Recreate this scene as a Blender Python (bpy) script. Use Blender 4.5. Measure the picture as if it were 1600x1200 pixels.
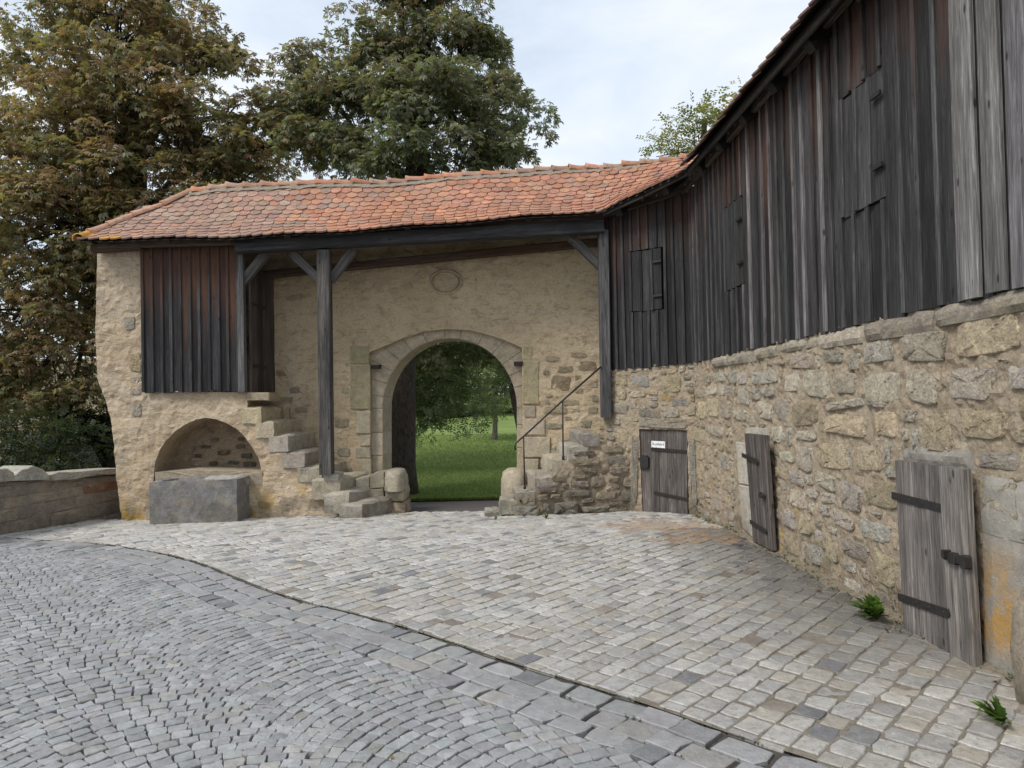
import bpy, math, random
import numpy as np
from mathutils import Matrix, Vector, noise
from mathutils.geometry import delaunay_2d_cdt

random.seed(7)
RS = np.random.RandomState(11)
for o in list(bpy.data.objects):
    bpy.data.objects.remove(o)
SC = bpy.context.scene
COL = SC.collection

# ------------------------------------------------------------------ camera
F, H = 1120.0, 1.6
PITCH, ROLL = math.radians(1.0), math.radians(1.15)
_X = np.array([1.0, 0, 0])
FW = np.array([0, math.cos(PITCH), math.sin(PITCH)])
_U0 = np.array([0, -math.sin(PITCH), math.cos(PITCH)])
RT = math.cos(ROLL) * _X - math.sin(ROLL) * _U0
UP = math.sin(ROLL) * _X + math.cos(ROLL) * _U0
EYE = np.array([0, 0, H])
cam_d = bpy.data.cameras.new('camera')
cam = bpy.data.objects.new('camera', cam_d)
COL.objects.link(cam)
cam_d.sensor_width = 36.0
cam_d.lens = 36.0 * F / 1600.0
cam_d.clip_start, cam_d.clip_end = 0.05, 2000
cam.matrix_world = Matrix([[RT[i], UP[i], -FW[i], EYE[i]] for i in range(3)] + [[0, 0, 0, 1]])
SC.camera = cam

# ------------------------------------------------------------------ world, sun, exposure
SUN_EL, SUN_AZ = math.radians(48), math.radians(232)      # azimuth clockwise from +Y
SC.view_settings.view_transform = 'Standard'
SC.view_settings.look = 'None'
SC.view_settings.gamma = 1
SC.view_settings.exposure = 0.98
W = bpy.data.worlds.new('World')
SC.world = W
W.use_nodes = True
nt = W.node_tree
nt.nodes.clear()
def wn(t, **k):
    n = nt.nodes.new(t)
    for a, b in k.items():
        setattr(n, a, b)
    return n
sky = wn('ShaderNodeTexSky', sky_type='NISHITA', sun_disc=False)
sky.sun_elevation, sky.sun_rotation = SUN_EL, SUN_AZ
geo = wn('ShaderNodeTexCoord')
mp = wn('ShaderNodeMapping')
mp.inputs['Scale'].default_value = (1.0, 1.0, 2.6)
n1 = wn('ShaderNodeTexNoise')
n1.inputs['Scale'].default_value = 2.6
n1.inputs['Detail'].default_value = 7
n1.inputs['Roughness'].default_value = 0.55
n1.inputs['Distortion'].default_value = 0.35
r1 = wn('ShaderNodeValToRGB')
r1.color_ramp.elements[0].position = 0.30
r1.color_ramp.elements[0].color = (3.2, 3.75, 4.55, 1)
r1.color_ramp.elements[1].position = 0.66
r1.color_ramp.elements[1].color = (5.35, 5.5, 5.65, 1)
e = r1.color_ramp.elements.new(0.48)
e.color = (4.25, 4.7, 5.25, 1)
mx = wn('ShaderNodeMix', data_type='RGBA')
mx.inputs['Factor'].default_value = 0.9
bg = wn('ShaderNodeBackground')
bg.inputs['Strength'].default_value = 0.1
wo = wn('ShaderNodeOutputWorld')
L = nt.links.new
L(geo.outputs['Generated'], mp.inputs['Vector'])
L(mp.outputs['Vector'], n1.inputs['Vector'])
L(n1.outputs['Fac'], r1.inputs['Fac'])
L(sky.outputs['Color'], mx.inputs['A'])
L(r1.outputs['Color'], mx.inputs['B'])
L(mx.outputs['Result'], bg.inputs['Color'])
L(bg.outputs['Background'], wo.inputs['Surface'])
sl = bpy.data.lights.new('sun', 'SUN')
sl.energy, sl.angle, sl.color = 1.5, math.radians(22), (1, 0.95, 0.88)
sun = bpy.data.objects.new('sun', sl)
COL.objects.link(sun)
sd = Vector((math.sin(SUN_AZ) * math.cos(SUN_EL), math.cos(SUN_AZ) * math.cos(SUN_EL), math.sin(SUN_EL)))
sun.rotation_euler = sd.to_track_quat('Z', 'Y').to_euler()

# ------------------------------------------------------------------ measuring helpers
def ray(x, y):
    return FW + (x - 800) / F * RT + (600 - y) / F * UP
def at(x, y, D):
    d = ray(x, y)
    return EYE + d * (D / d[1])
def gz(x, y):                                   # height of the ground at a plan position
    if y < 12.75:
        return -0.05 * max(0.0, y - 8.3)
    return -0.222 + 0.021 * (y - 12.75)
def gnd(x, y):
    d = ray(x, y)
    t = (0 - H) / d[2]
    for _ in range(12):
        p = EYE + d * t
        t = (gz(p[0], p[1]) - H) / d[2]
    return EYE + d * t
def proj(p):
    q = np.asarray(p, float) - EYE
    w = q @ FW
    return 800 + F * (q @ RT) / w, 600 - F * (q @ UP) / w, w
class Frame:
    """A vertical plane: u runs along it, n points out of its visible face."""
    def __init__(s, p0, p1):
        s.o = np.array([p0[0], p0[1], 0.0])
        d = np.array([p1[0] - p0[0], p1[1] - p0[1], 0.0])
        s.len = np.linalg.norm(d)
        s.u = d / s.len
        s.n = np.array([s.u[1], -s.u[0], 0.0])
    def px(s, x, y, off=0.0):                   # pixel -> (u, z) on the plane moved out by off
        d = ray(x, y)
        t = (s.n @ (s.o + s.n * off - EYE)) / (s.n @ d)
        p = EYE + d * t
        return (p - s.o) @ s.u, p[2]
    def p(s, u, z, off=0.0):
        return s.o + s.u * u + s.n * off + np.array([0, 0, z])
    def mat(s, u, z, off=0.0):                  # local x along, y up, z out
        q = s.p(u, z, off)
        return Matrix([[s.u[i], (0, 0, 1)[i], s.n[i], q[i]] for i in range(3)] + [[0, 0, 0, 1]])
    def vmat(s, u, z, off=0.0):                 # local x along, y in, z up
        q = s.p(u, z, off)
        return Matrix([[s.u[i], -s.n[i], (0, 0, 1)[i], q[i]] for i in range(3)] + [[0, 0, 0, 1]])
def frame_mat(o, x, y, z):
    return Matrix([[x[i], y[i], z[i], o[i]] for i in range(3)] + [[0, 0, 0, 1]])
def unit(v):
    v = np.asarray(v, float)
    return v / np.linalg.norm(v)
def fbm(p, sc, seed=0.0, oct=4):
    return noise.fractal(Vector((p[0] * sc + seed, p[1] * sc - seed, p[2] * sc + 0.37 * seed)), 0.9, 2.1, oct)

# ------------------------------------------------------------------ mesh helpers
class MB:
    def __init__(s):
        s.v, s.f, s.c, s.m = [], [], [], []
    def add(s, vs, fs, tint=None, mi=0):
        b = len(s.v)
        s.v.extend([tuple(map(float, q)) for q in vs])
        s.f.extend([tuple(i + b for i in q) for q in fs])
        s.c.extend([tuple(tint) if tint is not None else (0, 0, 0)] * len(vs))
        s.m.extend([mi] * len(fs))
    def box(s, M, x0, x1, y0, y1, z0, z1, tint=None):
        vs = [M @ Vector(q) for q in ((x0, y0, z0), (x1, y0, z0), (x1, y1, z0), (x0, y1, z0), (x0, y0, z1), (x1, y0, z1), (x1, y1, z1), (x0, y1, z1))]
        s.add(vs, BOXF, tint)
    def tube(s, pts, rads, seg=6, tint=None, cap=True):
        pts = [np.asarray(q, float) for q in pts]
        vs, fs = [], []
        n = len(pts)
        for i, q in enumerate(pts):
            d = unit(pts[min(i + 1, n - 1)] - pts[max(i - 1, 0)])
            a = np.cross(d, (0, 0, 1)) if abs(d[2]) < 0.9 else np.cross(d, (1, 0, 0))
            a = unit(a)
            b = np.cross(d, a)
            for k in range(seg):
                t = 2 * math.pi * k / seg
                vs.append(q + rads[i] * (math.cos(t) * a + math.sin(t) * b))
        for i in range(n - 1):
            for k in range(seg):
                k2 = (k + 1) % seg
                fs.append((i * seg + k, i * seg + k2, (i + 1) * seg + k2, (i + 1) * seg + k))
        if cap:
            fs.append(tuple(range(seg))[::-1])
            fs.append(tuple((n - 1) * seg + k for k in range(seg)))
        s.add(vs, fs, tint)
    def mesh(s, name, mats, smooth=False):
        me = bpy.data.meshes.new(name)
        me.from_pydata(s.v, [], s.f)
        if any(c != (0, 0, 0) for c in s.c):
            at_ = me.attributes.new('tint', 'FLOAT_COLOR', 'POINT')
            arr = np.ones((len(s.v), 4), np.float32)
            arr[:, :3] = np.array(s.c, np.float32)
            at_.data.foreach_set('color', arr.ravel())
        for m in (mats if isinstance(mats, (list, tuple)) else [mats]):
            me.materials.append(m)
        if any(s.m):
            me.polygons.foreach_set('material_index', s.m)
        if smooth:
            me.polygons.foreach_set('use_smooth', [True] * len(me.polygons))
        me.update()
        return me
BOXF = [(0, 3, 2, 1), (4, 5, 6, 7), (0, 1, 5, 4), (1, 2, 6, 5), (2, 3, 7, 6), (3, 0, 4, 7)]
def link(name, me, parent=None, M=None, tint=None, **props):
    o = bpy.data.objects.new(name, me)
    COL.objects.link(o)
    if M is not None:
        o.matrix_world = M
    if parent is not None:
        o.parent = parent                        # things stand at the origin or carry an inverse
        o.matrix_parent_inverse = parent.matrix_world.inverted()
    if tint is not None:
        o['tint'] = [float(t) for t in tint]
    for k, v in props.items():
        o[k] = v
    return o
def thing(name, label, cat, loc=(0, 0, 0), group=None):
    o = bpy.data.objects.new(name, None)
    COL.objects.link(o)
    o.empty_display_size = 0.2
    o.matrix_world = Matrix.Translation(Vector(loc))
    o['label'], o['category'] = label, cat
    if group:
        o['group'] = group
    return o
def tag(o, label, cat, group=None):
    o['label'], o['category'] = label, cat
    if group:
        o['group'] = group
    return o
def np_mesh(name, V, Q, mats, tint=None):
    """Fast mesh of quads/tris from numpy arrays."""
    me = bpy.data.meshes.new(name)
    k = Q.shape[1]
    me.vertices.add(len(V))
    me.vertices.foreach_set('co', V.astype(np.float32).ravel())
    me.loops.add(Q.size)
    me.loops.foreach_set('vertex_index', Q.astype(np.int32).ravel())
    me.polygons.add(len(Q))
    me.polygons.foreach_set('loop_start', np.arange(0, Q.size, k, dtype=np.int32))
    me.update(calc_edges=True)
    if tint is not None:
        a = me.attributes.new('tint', 'FLOAT_COLOR', 'POINT')
        arr = np.ones((len(V), 4), np.float32)
        arr[:, :3] = tint
        a.data.foreach_set('color', arr.ravel())
    me.materials.append(mats)
    me.validate()
    return me
def in_poly(x, y, P):
    c = False
    j = len(P) - 1
    for i in range(len(P)):
        if (P[i][1] > y) != (P[j][1] > y) and x < (P[j][0] - P[i][0]) * (y - P[i][1]) / (P[j][1] - P[i][1]) + P[i][0]:
            c = not c
        j = i
    return c
def dens(P, step, closed=True):
    out = []
    n = len(P)
    for i in range(n if closed else n - 1):
        a, b = np.array(P[i], float), np.array(P[(i + 1) % n], float)
        k = max(1, int(np.linalg.norm(b - a) / step))
        out += [tuple(a + (b - a) * t / k) for t in range(k)]
    if not closed:
        out.append(tuple(P[-1]))
    return out
def sheet(fr, outer, holes=(), res=0.05, amp=0.02, sc=3.0, seed=1.0, off=0.0, back=0.5, edge_back=True, mb=None, bulge=None):
    """A wall face in a Frame: outline and holes in (u,z), displaced outwards, with reveals going back from its edges."""
    mb = mb or MB()
    loops = [dens(outer, res)] + [dens(h, res) for h in holes]
    pts, edges = [], []
    for lp in loops:
        b = len(pts)
        pts += lp
        edges += [(b + i, b + (i + 1) % len(lp)) for i in range(len(lp))]
    us = [q[0] for q in loops[0]]
    zs = [q[1] for q in loops[0]]
    rr = random.Random(int(seed * 97))
    B = np.array(pts)
    u = min(us)
    while u < max(us):
        z = min(zs)
        while z < max(zs):
            uu, zz = u + rr.uniform(-.3, .3) * res, z + rr.uniform(-.3, .3) * res
            if in_poly(uu, zz, outer) and not any(in_poly(uu, zz, h) for h in holes):
                if ((B[:, 0] - uu) ** 2 + (B[:, 1] - zz) ** 2).min() > (res * .45) ** 2:
                    pts.append((uu, zz))
            z += res
        u += res
    V, _, T = delaunay_2d_cdt([Vector(q) for q in pts], edges, [], 0, 1e-6)[:3]
    vs = []
    for q in V:
        p = fr.p(q.x, q.y, off)
        d = amp * fbm(p, sc, seed, 5) + 0.45 * amp * fbm(p, sc * 5, seed + 3, 3)
        if bulge:
            d += bulge(q.x, q.y)
        vs.append(p + fr.n * d)
    fs = []
    for t in T:
        cx, cy = sum(V[i].x for i in t) / 3, sum(V[i].y for i in t) / 3
        if in_poly(cx, cy, outer) and not any(in_poly(cx, cy, h) for h in holes):
            a, b, c = (V[i] for i in t)
            ccw = (b - a).cross(c - a) > 0
            fs.append(tuple(t) if ccw else tuple(t)[::-1])
    mb.add(vs, fs)
    # reveals
    key = {(round(q.x, 5), round(q.y, 5)): i for i, q in enumerate(V)}
    for li, lp in enumerate(loops):
        if li == 0 and not edge_back:
            continue
        n = len(lp)
        fr_i = []
        for q in lp:
            i = key.get((round(q[0], 5), round(q[1], 5)))
            if i is None:
                i = min(range(len(V)), key=lambda k: (V[k].x - q[0]) ** 2 + (V[k].y - q[1]) ** 2)
            fr_i.append(i)
        rings = [[vs[i] for i in fr_i]]
        steps = max(1, int(back / 0.09))
        for s_ in range(1, steps + 1):
            ring = []
            for q in lp:
                p = fr.p(q[0], q[1], off - back * s_ / steps)
                jit = 0.4 * amp * fbm(p, sc * 2, seed + 9, 4)
                ring.append(p + np.array([0, 0, jit]) + fr.u * jit)
            rings.append(ring)
        vv = [q for r in rings for q in r]
        ff = []
        area = sum(lp[i][0] * lp[(i + 1) % n][1] - lp[(i + 1) % n][0] * lp[i][1] for i in range(n))
        for s_ in range(steps):
            for i in range(n):
                j = (i + 1) % n
                q4 = (s_ * n + i, (s_ + 1) * n + i, (s_ + 1) * n + j, s_ * n + j)
                ff.append(q4 if (area > 0) == (li == 0) else q4[::-1])
        mb.add(vv, ff)
    return mb

# ------------------------------------------------------------------ materials
class NT:
    def __init__(s, name):
        s.m = bpy.data.materials.new(name)
        s.m.use_nodes = True
        s.t = s.m.node_tree
        s.t.nodes.clear()
        s.out = s.n('ShaderNodeOutputMaterial')
    def n(s, typ, ins=None, **k):
        x = s.t.nodes.new(typ)
        for a, b in k.items():
            setattr(x, a, b)
        for a, b in (ins or {}).items():
            s.set(x.inputs[a], b)
        return x
    def set(s, inp, v):
        if isinstance(v, bpy.types.NodeSocket):
            s.t.links.new(v, inp)
        elif isinstance(v, bpy.types.Node):
            s.t.links.new(v.outputs[0], inp)
        else:
            if inp.type == 'RGBA' and len(v) == 3:
                v = (*v, 1)
            inp.default_value = v
    def pos(s):
        return s.n('ShaderNodeNewGeometry').outputs['Position']
    def map(s, vec, scale=(1, 1, 1), loc=None):
        x = s.n('ShaderNodeMapping', {'Vector': vec, 'Scale': scale})
        if loc is not None:
            s.set(x.inputs['Location'], loc)
        return x.outputs[0]
    def noise(s, vec, scale, detail=5, rough=0.6, dist=0.0):
        return s.n('ShaderNodeTexNoise', {'Vector': vec, 'Scale': scale, 'Detail': detail, 'Roughness': rough, 'Distortion': dist}).outputs['Fac']
    def vor(s, vec, scale, feature='F1', out='Distance'):
        return s.n('ShaderNodeTexVoronoi', {'Vector': vec, 'Scale': scale}, feature=feature).outputs[out]
    def ramp(s, fac, *stops):
        x = s.n('ShaderNodeValToRGB', {'Fac': fac})
        el = x.color_ramp.elements
        while len(el) < len(stops):
            el.new(0.5)
        for e_, (p, c) in zip(el, stops):
            e_.position = p
            e_.color = (*c, 1) if isinstance(c, tuple) else (c, c, c, 1)
        return x.outputs['Color']
    def mix(s, f, a, b, mode='MIX'):
        x = s.n('ShaderNodeMix', data_type='RGBA', blend_type=mode)
        s.set(x.inputs['Factor'], f)
        s.set(x.inputs[6], a)
        s.set(x.inputs[7], b)
        return x.outputs[2]
    def math(s, op, a, b=None, clamp=False):
        x = s.n('ShaderNodeMath', operation=op, use_clamp=clamp)
        s.set(x.inputs[0], a)
        if b is not None:
            s.set(x.inputs[1], b)
        return x.outputs[0]
    def tint(s):
        a = s.n('ShaderNodeAttribute', attribute_type='OBJECT', attribute_name='tint').outputs['Color']
        b = s.n('ShaderNodeAttribute', attribute_type='GEOMETRY', attribute_name='tint').outputs['Color']
        return s.mix(1.0, a, b, 'ADD')
    def oprop(s, k):
        return s.n('ShaderNodeAttribute', attribute_type='OBJECT', attribute_name=k).outputs['Fac']
    def done(s, col, rough=0.9, bumps=(), spec=0.3, metal=0.0, **k):
        b = s.n('ShaderNodeBsdfPrincipled', {'Base Color': col, 'Roughness': rough, 'Specular IOR Level': spec, 'Metallic': metal})
        for kk, v in k.items():
            s.set(b.inputs[kk], v)
        prev = None
        for h, st, d in bumps:
            x = s.n('ShaderNodeBump', {'Height': h, 'Strength': st, 'Distance': d})
            if prev is not None:
                s.set(x.inputs['Normal'], prev)
            prev = x.outputs[0]
        if prev is not None:
            s.set(b.inputs['Normal'], prev)
        s.t.links.new(b.outputs[0], s.out.inputs['Surface'])
        return s.m

def mat_plaster(name, a, b, c, lichen=0.0, sc=1.0):
    n = NT(name)
    P = n.pos()
    big = n.noise(P, 1.1 * sc, 4, 0.6, 0.6)
    mid = n.noise(P, 5 * sc, 6, 0.65, 0.4)
    fine = n.noise(P, 60, 4, 0.7)
    flat = n.map(P, (1.0, 1.0, 3.4))
    lay = n.noise(flat, 7, 5, 0.6, 0.8)
    col = n.mix(n.ramp(big, (0.38, 0.0), (0.62, 1.0)), a, b)
    col = n.mix(n.ramp(mid, (0.50, 0.0), (0.70, 0.9)), col, c)
    col = n.mix(n.ramp(lay, (0.57, 0.0), (0.66, 0.6)), col, (0.58, 0.51, 0.41))
    col = n.mix(n.ramp(n.noise(n.map(P, (1, 1, 2.2)), 4.2, 7, 0.75, 0.9), (0.36, 0.65), (0.48, 0.0)), col, (0.29, 0.215, 0.135))
    col = n.mix(n.ramp(n.noise(flat, 3.1, 4, 0.6, 0.7), (0.60, 0.0), (0.68, 0.7)), col, (0.42, 0.29, 0.14))
    col = n.mix(1.0, col, n.ramp(fine, (0.3, 0.72), (0.7, 1.16)), 'MULTIPLY')
    col = n.mix(n.ramp(n.noise(n.map(P, (1, 1, 1.6)), 14, 6, 0.75, 1.2), (0.31, 0.85), (0.40, 0.0)), col, (0.13, 0.10, 0.075))
    if lichen:
        sep = n.n('ShaderNodeSeparateXYZ', {'Vector': P}).outputs[2]
        low = n.ramp(sep, (0.0, 1.0), (0.55, 0.0))
        col = n.mix(n.math('MULTIPLY', n.ramp(n.noise(P, 2.3, 4), (0.54, 0.0), (0.62, lichen)), low), col, (0.42, 0.26, 0.05))
        col = n.mix(n.math('MULTIPLY', n.ramp(n.noise(P, 4.3, 5), (0.42, 0.0), (0.6, 0.75)), n.ramp(sep, (-0.1, 1.0), (0.22, 0.0))), col, (0.15, 0.13, 0.10))
    return n.done(col, 0.95, [(n.noise(P, 9, 7, 0.75, 0.8), 0.75, 0.035), (lay, 0.5, 0.03), (fine, 0.6, 0.008)], 0.15)

def mat_stone(name, pit=0.6, grime=True, lich=0.25):
    pit_d = 0.95 if pit > .8 else 0.55
    """Stones: the tint says the colour of each stone."""
    n = NT(name)
    P = n.pos()
    t = n.tint()
    mid = n.noise(P, 9, 6, 0.65, 0.3)
    fine = n.noise(P, 70, 4, 0.7)
    v = n.vor(n.map(P, (1, 1, 1.35)), 34)
    v2 = n.noise(n.map(P, (1, 1, 1.5)), 24, 6, 0.78, 1.1)
    col = n.mix(1.0, t, n.ramp(mid, (0.3, 0.74), (0.7, 1.22)), 'MULTIPLY')
    col = n.mix(n.ramp(n.noise(P, 5, 5, 0.6), (0.52, 0.0), (0.68, 0.5)), col, (0.50, 0.42, 0.29))
    col = n.mix(1.0, col, n.ramp(fine, (0.3, 0.75), (0.7, 1.15)), 'MULTIPLY')
    col = n.mix(n.ramp(v2, (0.33, pit_d), (0.43, 0.0)), col, (0.12, 0.092, 0.065))
    col = n.mix(n.ramp(n.noise(P, 19, 5, 0.75, 0.6), (0.52, 0.0), (0.62, 0.6)), col, n.mix(1.0, t, (1.28, 1.27, 1.24), 'MULTIPLY'))
    if lich:
        col = n.mix(n.ramp(n.noise(P, 3.4, 5, 0.7), (0.62, 0.0), (0.70, lich)), col, (0.45, 0.27, 0.07))
    if grime:
        sep = n.n('ShaderNodeSeparateXYZ', {'Vector': P}).outputs[2]
        col = n.mix(n.math('MULTIPLY', n.ramp(n.noise(P, 3.7, 5), (0.42, 0.0), (0.64, 0.7)), n.ramp(sep, (0.0, 1.0), (0.40, 0.0))), col, (0.15, 0.13, 0.10))
    return n.done(col, 0.95, [(v2, 1.0, 0.05 * pit), (v, 0.5 * pit, 0.02), (fine, 0.5, 0.006)], 0.2)

def mat_mortar(name, a, b, low=True, lich=0.8):
    n = NT(name)
    P = n.pos()
    mid = n.noise(P, 4, 6, 0.65, 0.5)
    fine = n.noise(P, 90, 3, 0.7)
    col = n.mix(n.ramp(mid, (0.35, 0.0), (0.65, 1.0)), a, b)
    col = n.mix(n.ramp(n.noise(P, 16, 5, 0.7, 0.9), (0.33, 0.7), (0.44, 0.0)), col, (0.15, 0.115, 0.08))
    col = n.mix(1.0, col, n.ramp(fine, (0.3, 0.75), (0.7, 1.15)), 'MULTIPLY')
    if low:
        sep = n.n('ShaderNodeSeparateXYZ', {'Vector': P}).outputs[2]
        col = n.mix(n.math('MULTIPLY', n.ramp(n.noise(P, 2.6, 5), (0.40, 0.0), (0.60, 0.85)), n.ramp(sep, (0.0, 1.0), (0.5, 0.0))), col, (0.14, 0.12, 0.085))
        col = n.mix(n.math('MULTIPLY', n.ramp(n.noise(n.map(P, (1, 1, .5)), 2.9, 6, .75), (0.58, 0.0), (0.66, lich)), n.ramp(sep, (0.1, 1.0), (0.75, 0.0))), col, (0.42, 0.25, 0.04))
    return n.done(col, 0.97, [(n.noise(P, 18, 6, 0.75, 0.5), 0.9, 0.03), (fine, 0.6, 0.008)], 0.15)

def mat_wood(name):
    """Weathered timber: local z is the grain; tint = base tone; 'red' and 'top' say how far the eave kept it brown."""
    n = NT(name)
    oc = n.n('ShaderNodeTexCoord').outputs['Object']
    rnd = n.n('ShaderNodeObjectInfo').outputs['Random']
    offs = n.n('ShaderNodeCombineXYZ', {'X': n.math('MULTIPLY', rnd, 37.0), 'Y': n.math('MULTIPLY', rnd, 11.0), 'Z': n.math('MULTIPLY', rnd, 23.0)}).outputs[0]
    v = n.n('ShaderNodeVectorMath', {0: oc, 1: offs}, operation='ADD').outputs[0]
    g1 = n.noise(n.map(v, (62, 62, 2.6)), 1.0, 6, 0.7, 1.1)
    g2 = n.noise(n.map(v, (190, 190, 3.0)), 1.0, 4, 0.7, 0.2)
    rings = n.n('ShaderNodeTexWave', {'Vector': n.map(v, (13, 13, 0.55)), 'Scale': 1.0, 'Distortion': 7.0, 'Detail': 3.0, 'Detail Scale': 0.8}, wave_type='RINGS').outputs['Fac']
    blot = n.noise(n.map(v, (5, 5, 0.9)), 1.0, 4, 0.6)
    t = n.tint()
    col = n.mix(1.0, t, n.ramp(g1, (0.28, 0.35), (0.5, 0.95), (0.72, 2.1)), 'MULTIPLY')
    col = n.mix(1.0, col, n.ramp(rings, (0.0, 0.80), (1.0, 1.2)), 'MULTIPLY')
    col = n.mix(1.0, col, n.ramp(blot, (0.3, 0.65), (0.7, 1.35)), 'MULTIPLY')
    z = n.n('ShaderNodeSeparateXYZ', {'Vector': n.pos()}).outputs[2]
    d = n.math('SUBTRACT', n.oprop('top'), z)                       # metres below the eave
    d = n.math('ADD', d, n.math('MULTIPLY', n.math('SUBTRACT', g1, 0.5), 1.3))
    d = n.math('ADD', d, n.math('MULTIPLY', n.math('SUBTRACT', blot, 0.5), 1.6))
    rf = n.math('MULTIPLY', n.ramp(n.math('ADD', n.math('MULTIPLY', d, 0.5), n.math('MULTIPLY', n.math('SUBTRACT', rnd, 0.5), 0.45)), (0.05, 1.0), (0.42, 0.0)), n.oprop('red'))
    brown = n.mix(1.0, (0.098, 0.049, 0.032), n.ramp(g1, (0.25, 0.5), (0.75, 1.5)), 'MULTIPLY')
    col = n.mix(rf, col, brown)
    kn = n.vor(n.map(v, (9, 9, 3.6)), 1.0)
    col = n.mix(n.ramp(kn, (0.07, 0.75), (0.13, 0.0)), col, (0.012, 0.011, 0.011))
    col = n.mix(n.ramp(g2, (0.26, 0.8), (0.36, 0.0)), col, (0.012, 0.012, 0.013))
    return n.done(col, 0.85, [(g1, 0.8, 0.006), (g2, 0.5, 0.003)], 0.25)

def mat_tile():
    n = NT('clay_tile')
    P = n.pos()
    t = n.tint()
    col = n.mix(1.0, t, n.ramp(n.noise(P, 12, 5, 0.7), (0.3, 0.7), (0.7, 1.25)), 'MULTIPLY')
    col = n.mix(n.ramp(n.noise(P, 38, 4, 0.7), (0.58, 0.0), (0.66, 0.75)), col, (0.44, 0.385, 0.31))
    col = n.mix(n.ramp(n.noise(P, 17, 5, 0.75), (0.58, 0.0), (0.68, 0.8)), col, (0.085, 0.07, 0.06))
    col = n.mix(n.ramp(n.noise(P, 5.5, 5, 0.7), (0.64, 0.0), (0.72, 0.7)), col, (0.42, 0.36, 0.17))
    col = n.mix(n.ramp(n.noise(P, 1.5, 6, 0.7, 0.5), (0.46, 0.0), (0.70, 0.5)), col, (0.20, 0.15, 0.115))
    return n.done(col, 0.85, [(n.noise(P, 60, 4, 0.7), 0.5, 0.006)], 0.25)

def mat_sett(name, speck=0.25, dirt=False):
    n = NT(name)
    P = n.pos()
    t = n.tint()
    col = n.mix(1.0, t, n.ramp(n.noise(P, 14, 5, 0.65), (0.3, 0.80), (0.7, 1.2)), 'MULTIPLY')
    col = n.mix(1.0, col, n.ramp(n.noise(P, 230, 3, 0.8), (0.3, 1 - speck), (0.7, 1 + speck)), 'MULTIPLY')
    col = n.mix(n.ramp(n.noise(P, 55, 5, 0.75, 0.6), (0.30, 0.55), (0.42, 0.0)), col, (0.10, 0.095, 0.09))
    if dirt:
        col = n.mix(n.ramp(n.noise(P, 1.1, 6, 0.7, 0.6), (0.45, 0.0), (0.70, 0.30)), col, (0.25, 0.23, 0.195))
        col = n.mix(n.ramp(n.noise(P, 26, 6, 0.8, 0.8), (0.52, 0.0), (0.64, 0.65)), col, (0.19, 0.17, 0.145))
        col = n.mix(n.ramp(n.noise(n.map(P, (1, 1, 1), (7, 3, 1)), 33, 6, 0.8, 0.8), (0.58, 0.0), (0.68, 0.6)), col, (0.60, 0.58, 0.54))
    else:
        col = n.mix(n.ramp(n.noise(P, 1.6, 5, 0.65), (0.45, 0.0), (0.68, 0.28)), col, (0.17, 0.165, 0.155))
        col = n.mix(n.ramp(n.noise(P, 120, 4, 0.8), (0.58, 0.0), (0.68, 0.5)), col, (0.42, 0.42, 0.42))
    return n.done(col, n.ramp(n.noise(P, 30, 3), (0.3, 0.45), (0.7, 0.72)), [(n.noise(P, 40, 5, 0.7), 0.6, 0.012), (n.noise(P, 200, 3, 0.7), 0.4, 0.003)], 0.4)

def mat_leaf(name, trans=0.48):
    n = NT(name)
    t = n.tint()
    fr = n.noise(n.pos(), 25, 2)
    col = n.mix(1.0, t, n.ramp(fr, (0.3, 0.75), (0.7, 1.25)), 'MULTIPLY')
    b = n.n('ShaderNodeBsdfPrincipled', {'Base Color': col, 'Roughness': 0.45, 'Specular IOR Level': 0.5})
    tr = n.n('ShaderNodeBsdfTranslucent', {'Color': n.mix(1.0, col, (1.2, 1.25, 0.7), 'MULTIPLY')})
    ms = n.n('ShaderNodeMixShader', {0: trans})
    n.t.links.new(b.outputs[0], ms.inputs[1])
    n.t.links.new(tr.outputs[0], ms.inputs[2])
    n.t.links.new(ms.outputs[0], n.out.inputs['Surface'])
    return n.m

def mat_bark(name, a, b):
    n = NT(name)
    P = n.map(n.pos(), (1, 1, 0.3))
    g = n.noise(P, 26, 6, 0.7, 0.8)
    return n.done(n.mix(n.ramp(g, (0.35, 0.0), (0.65, 1.0)), a, b), 0.95, [(g, 1.0, 0.04)], 0.1)

def mat_plain(name, col, rough=0.7, metal=0.0, var=0.25, sc=20, bump=0.3):
    n = NT(name)
    P = n.pos()
    f = n.noise(P, sc, 5, 0.65)
    return n.done(n.mix(1.0, col, n.ramp(f, (0.3, 1 - var), (0.7, 1 + var)), 'MULTIPLY'), rough, [(n.noise(P, sc * 3, 4), bump, 0.004)], 0.35, metal)

M_PL = mat_plaster('plaster_warm', (0.50, 0.385, 0.26), (0.56, 0.455, 0.335), (0.46, 0.385, 0.29), 0.8)
M_GATE = mat_plaster('plaster_gate', (0.53, 0.415, 0.27), (0.60, 0.48, 0.325), (0.46, 0.375, 0.26), 0.3)
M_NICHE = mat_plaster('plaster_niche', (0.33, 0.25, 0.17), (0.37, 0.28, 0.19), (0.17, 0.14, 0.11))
M_ST = mat_stone('wall_stone', 1.0)
M_ASH = mat_stone('ashlar_stone', 0.35, True, 0.1)
M_STEP = mat_stone('step_stone', 0.45, True, 0.3)
M_MORT = mat_mortar('lime_mortar', (0.355, 0.285, 0.205), (0.43, 0.36, 0.27))
M_MORTG = mat_mortar('grey_mortar', (0.31, 0.265, 0.21), (0.36, 0.31, 0.245))
M_WOOD = mat_wood('weathered_wood')
M_TILE = mat_tile()
M_SETT = mat_sett('granite_sett')
M_PAVE = mat_sett('sandstone_paving', 0.2, True)
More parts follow.
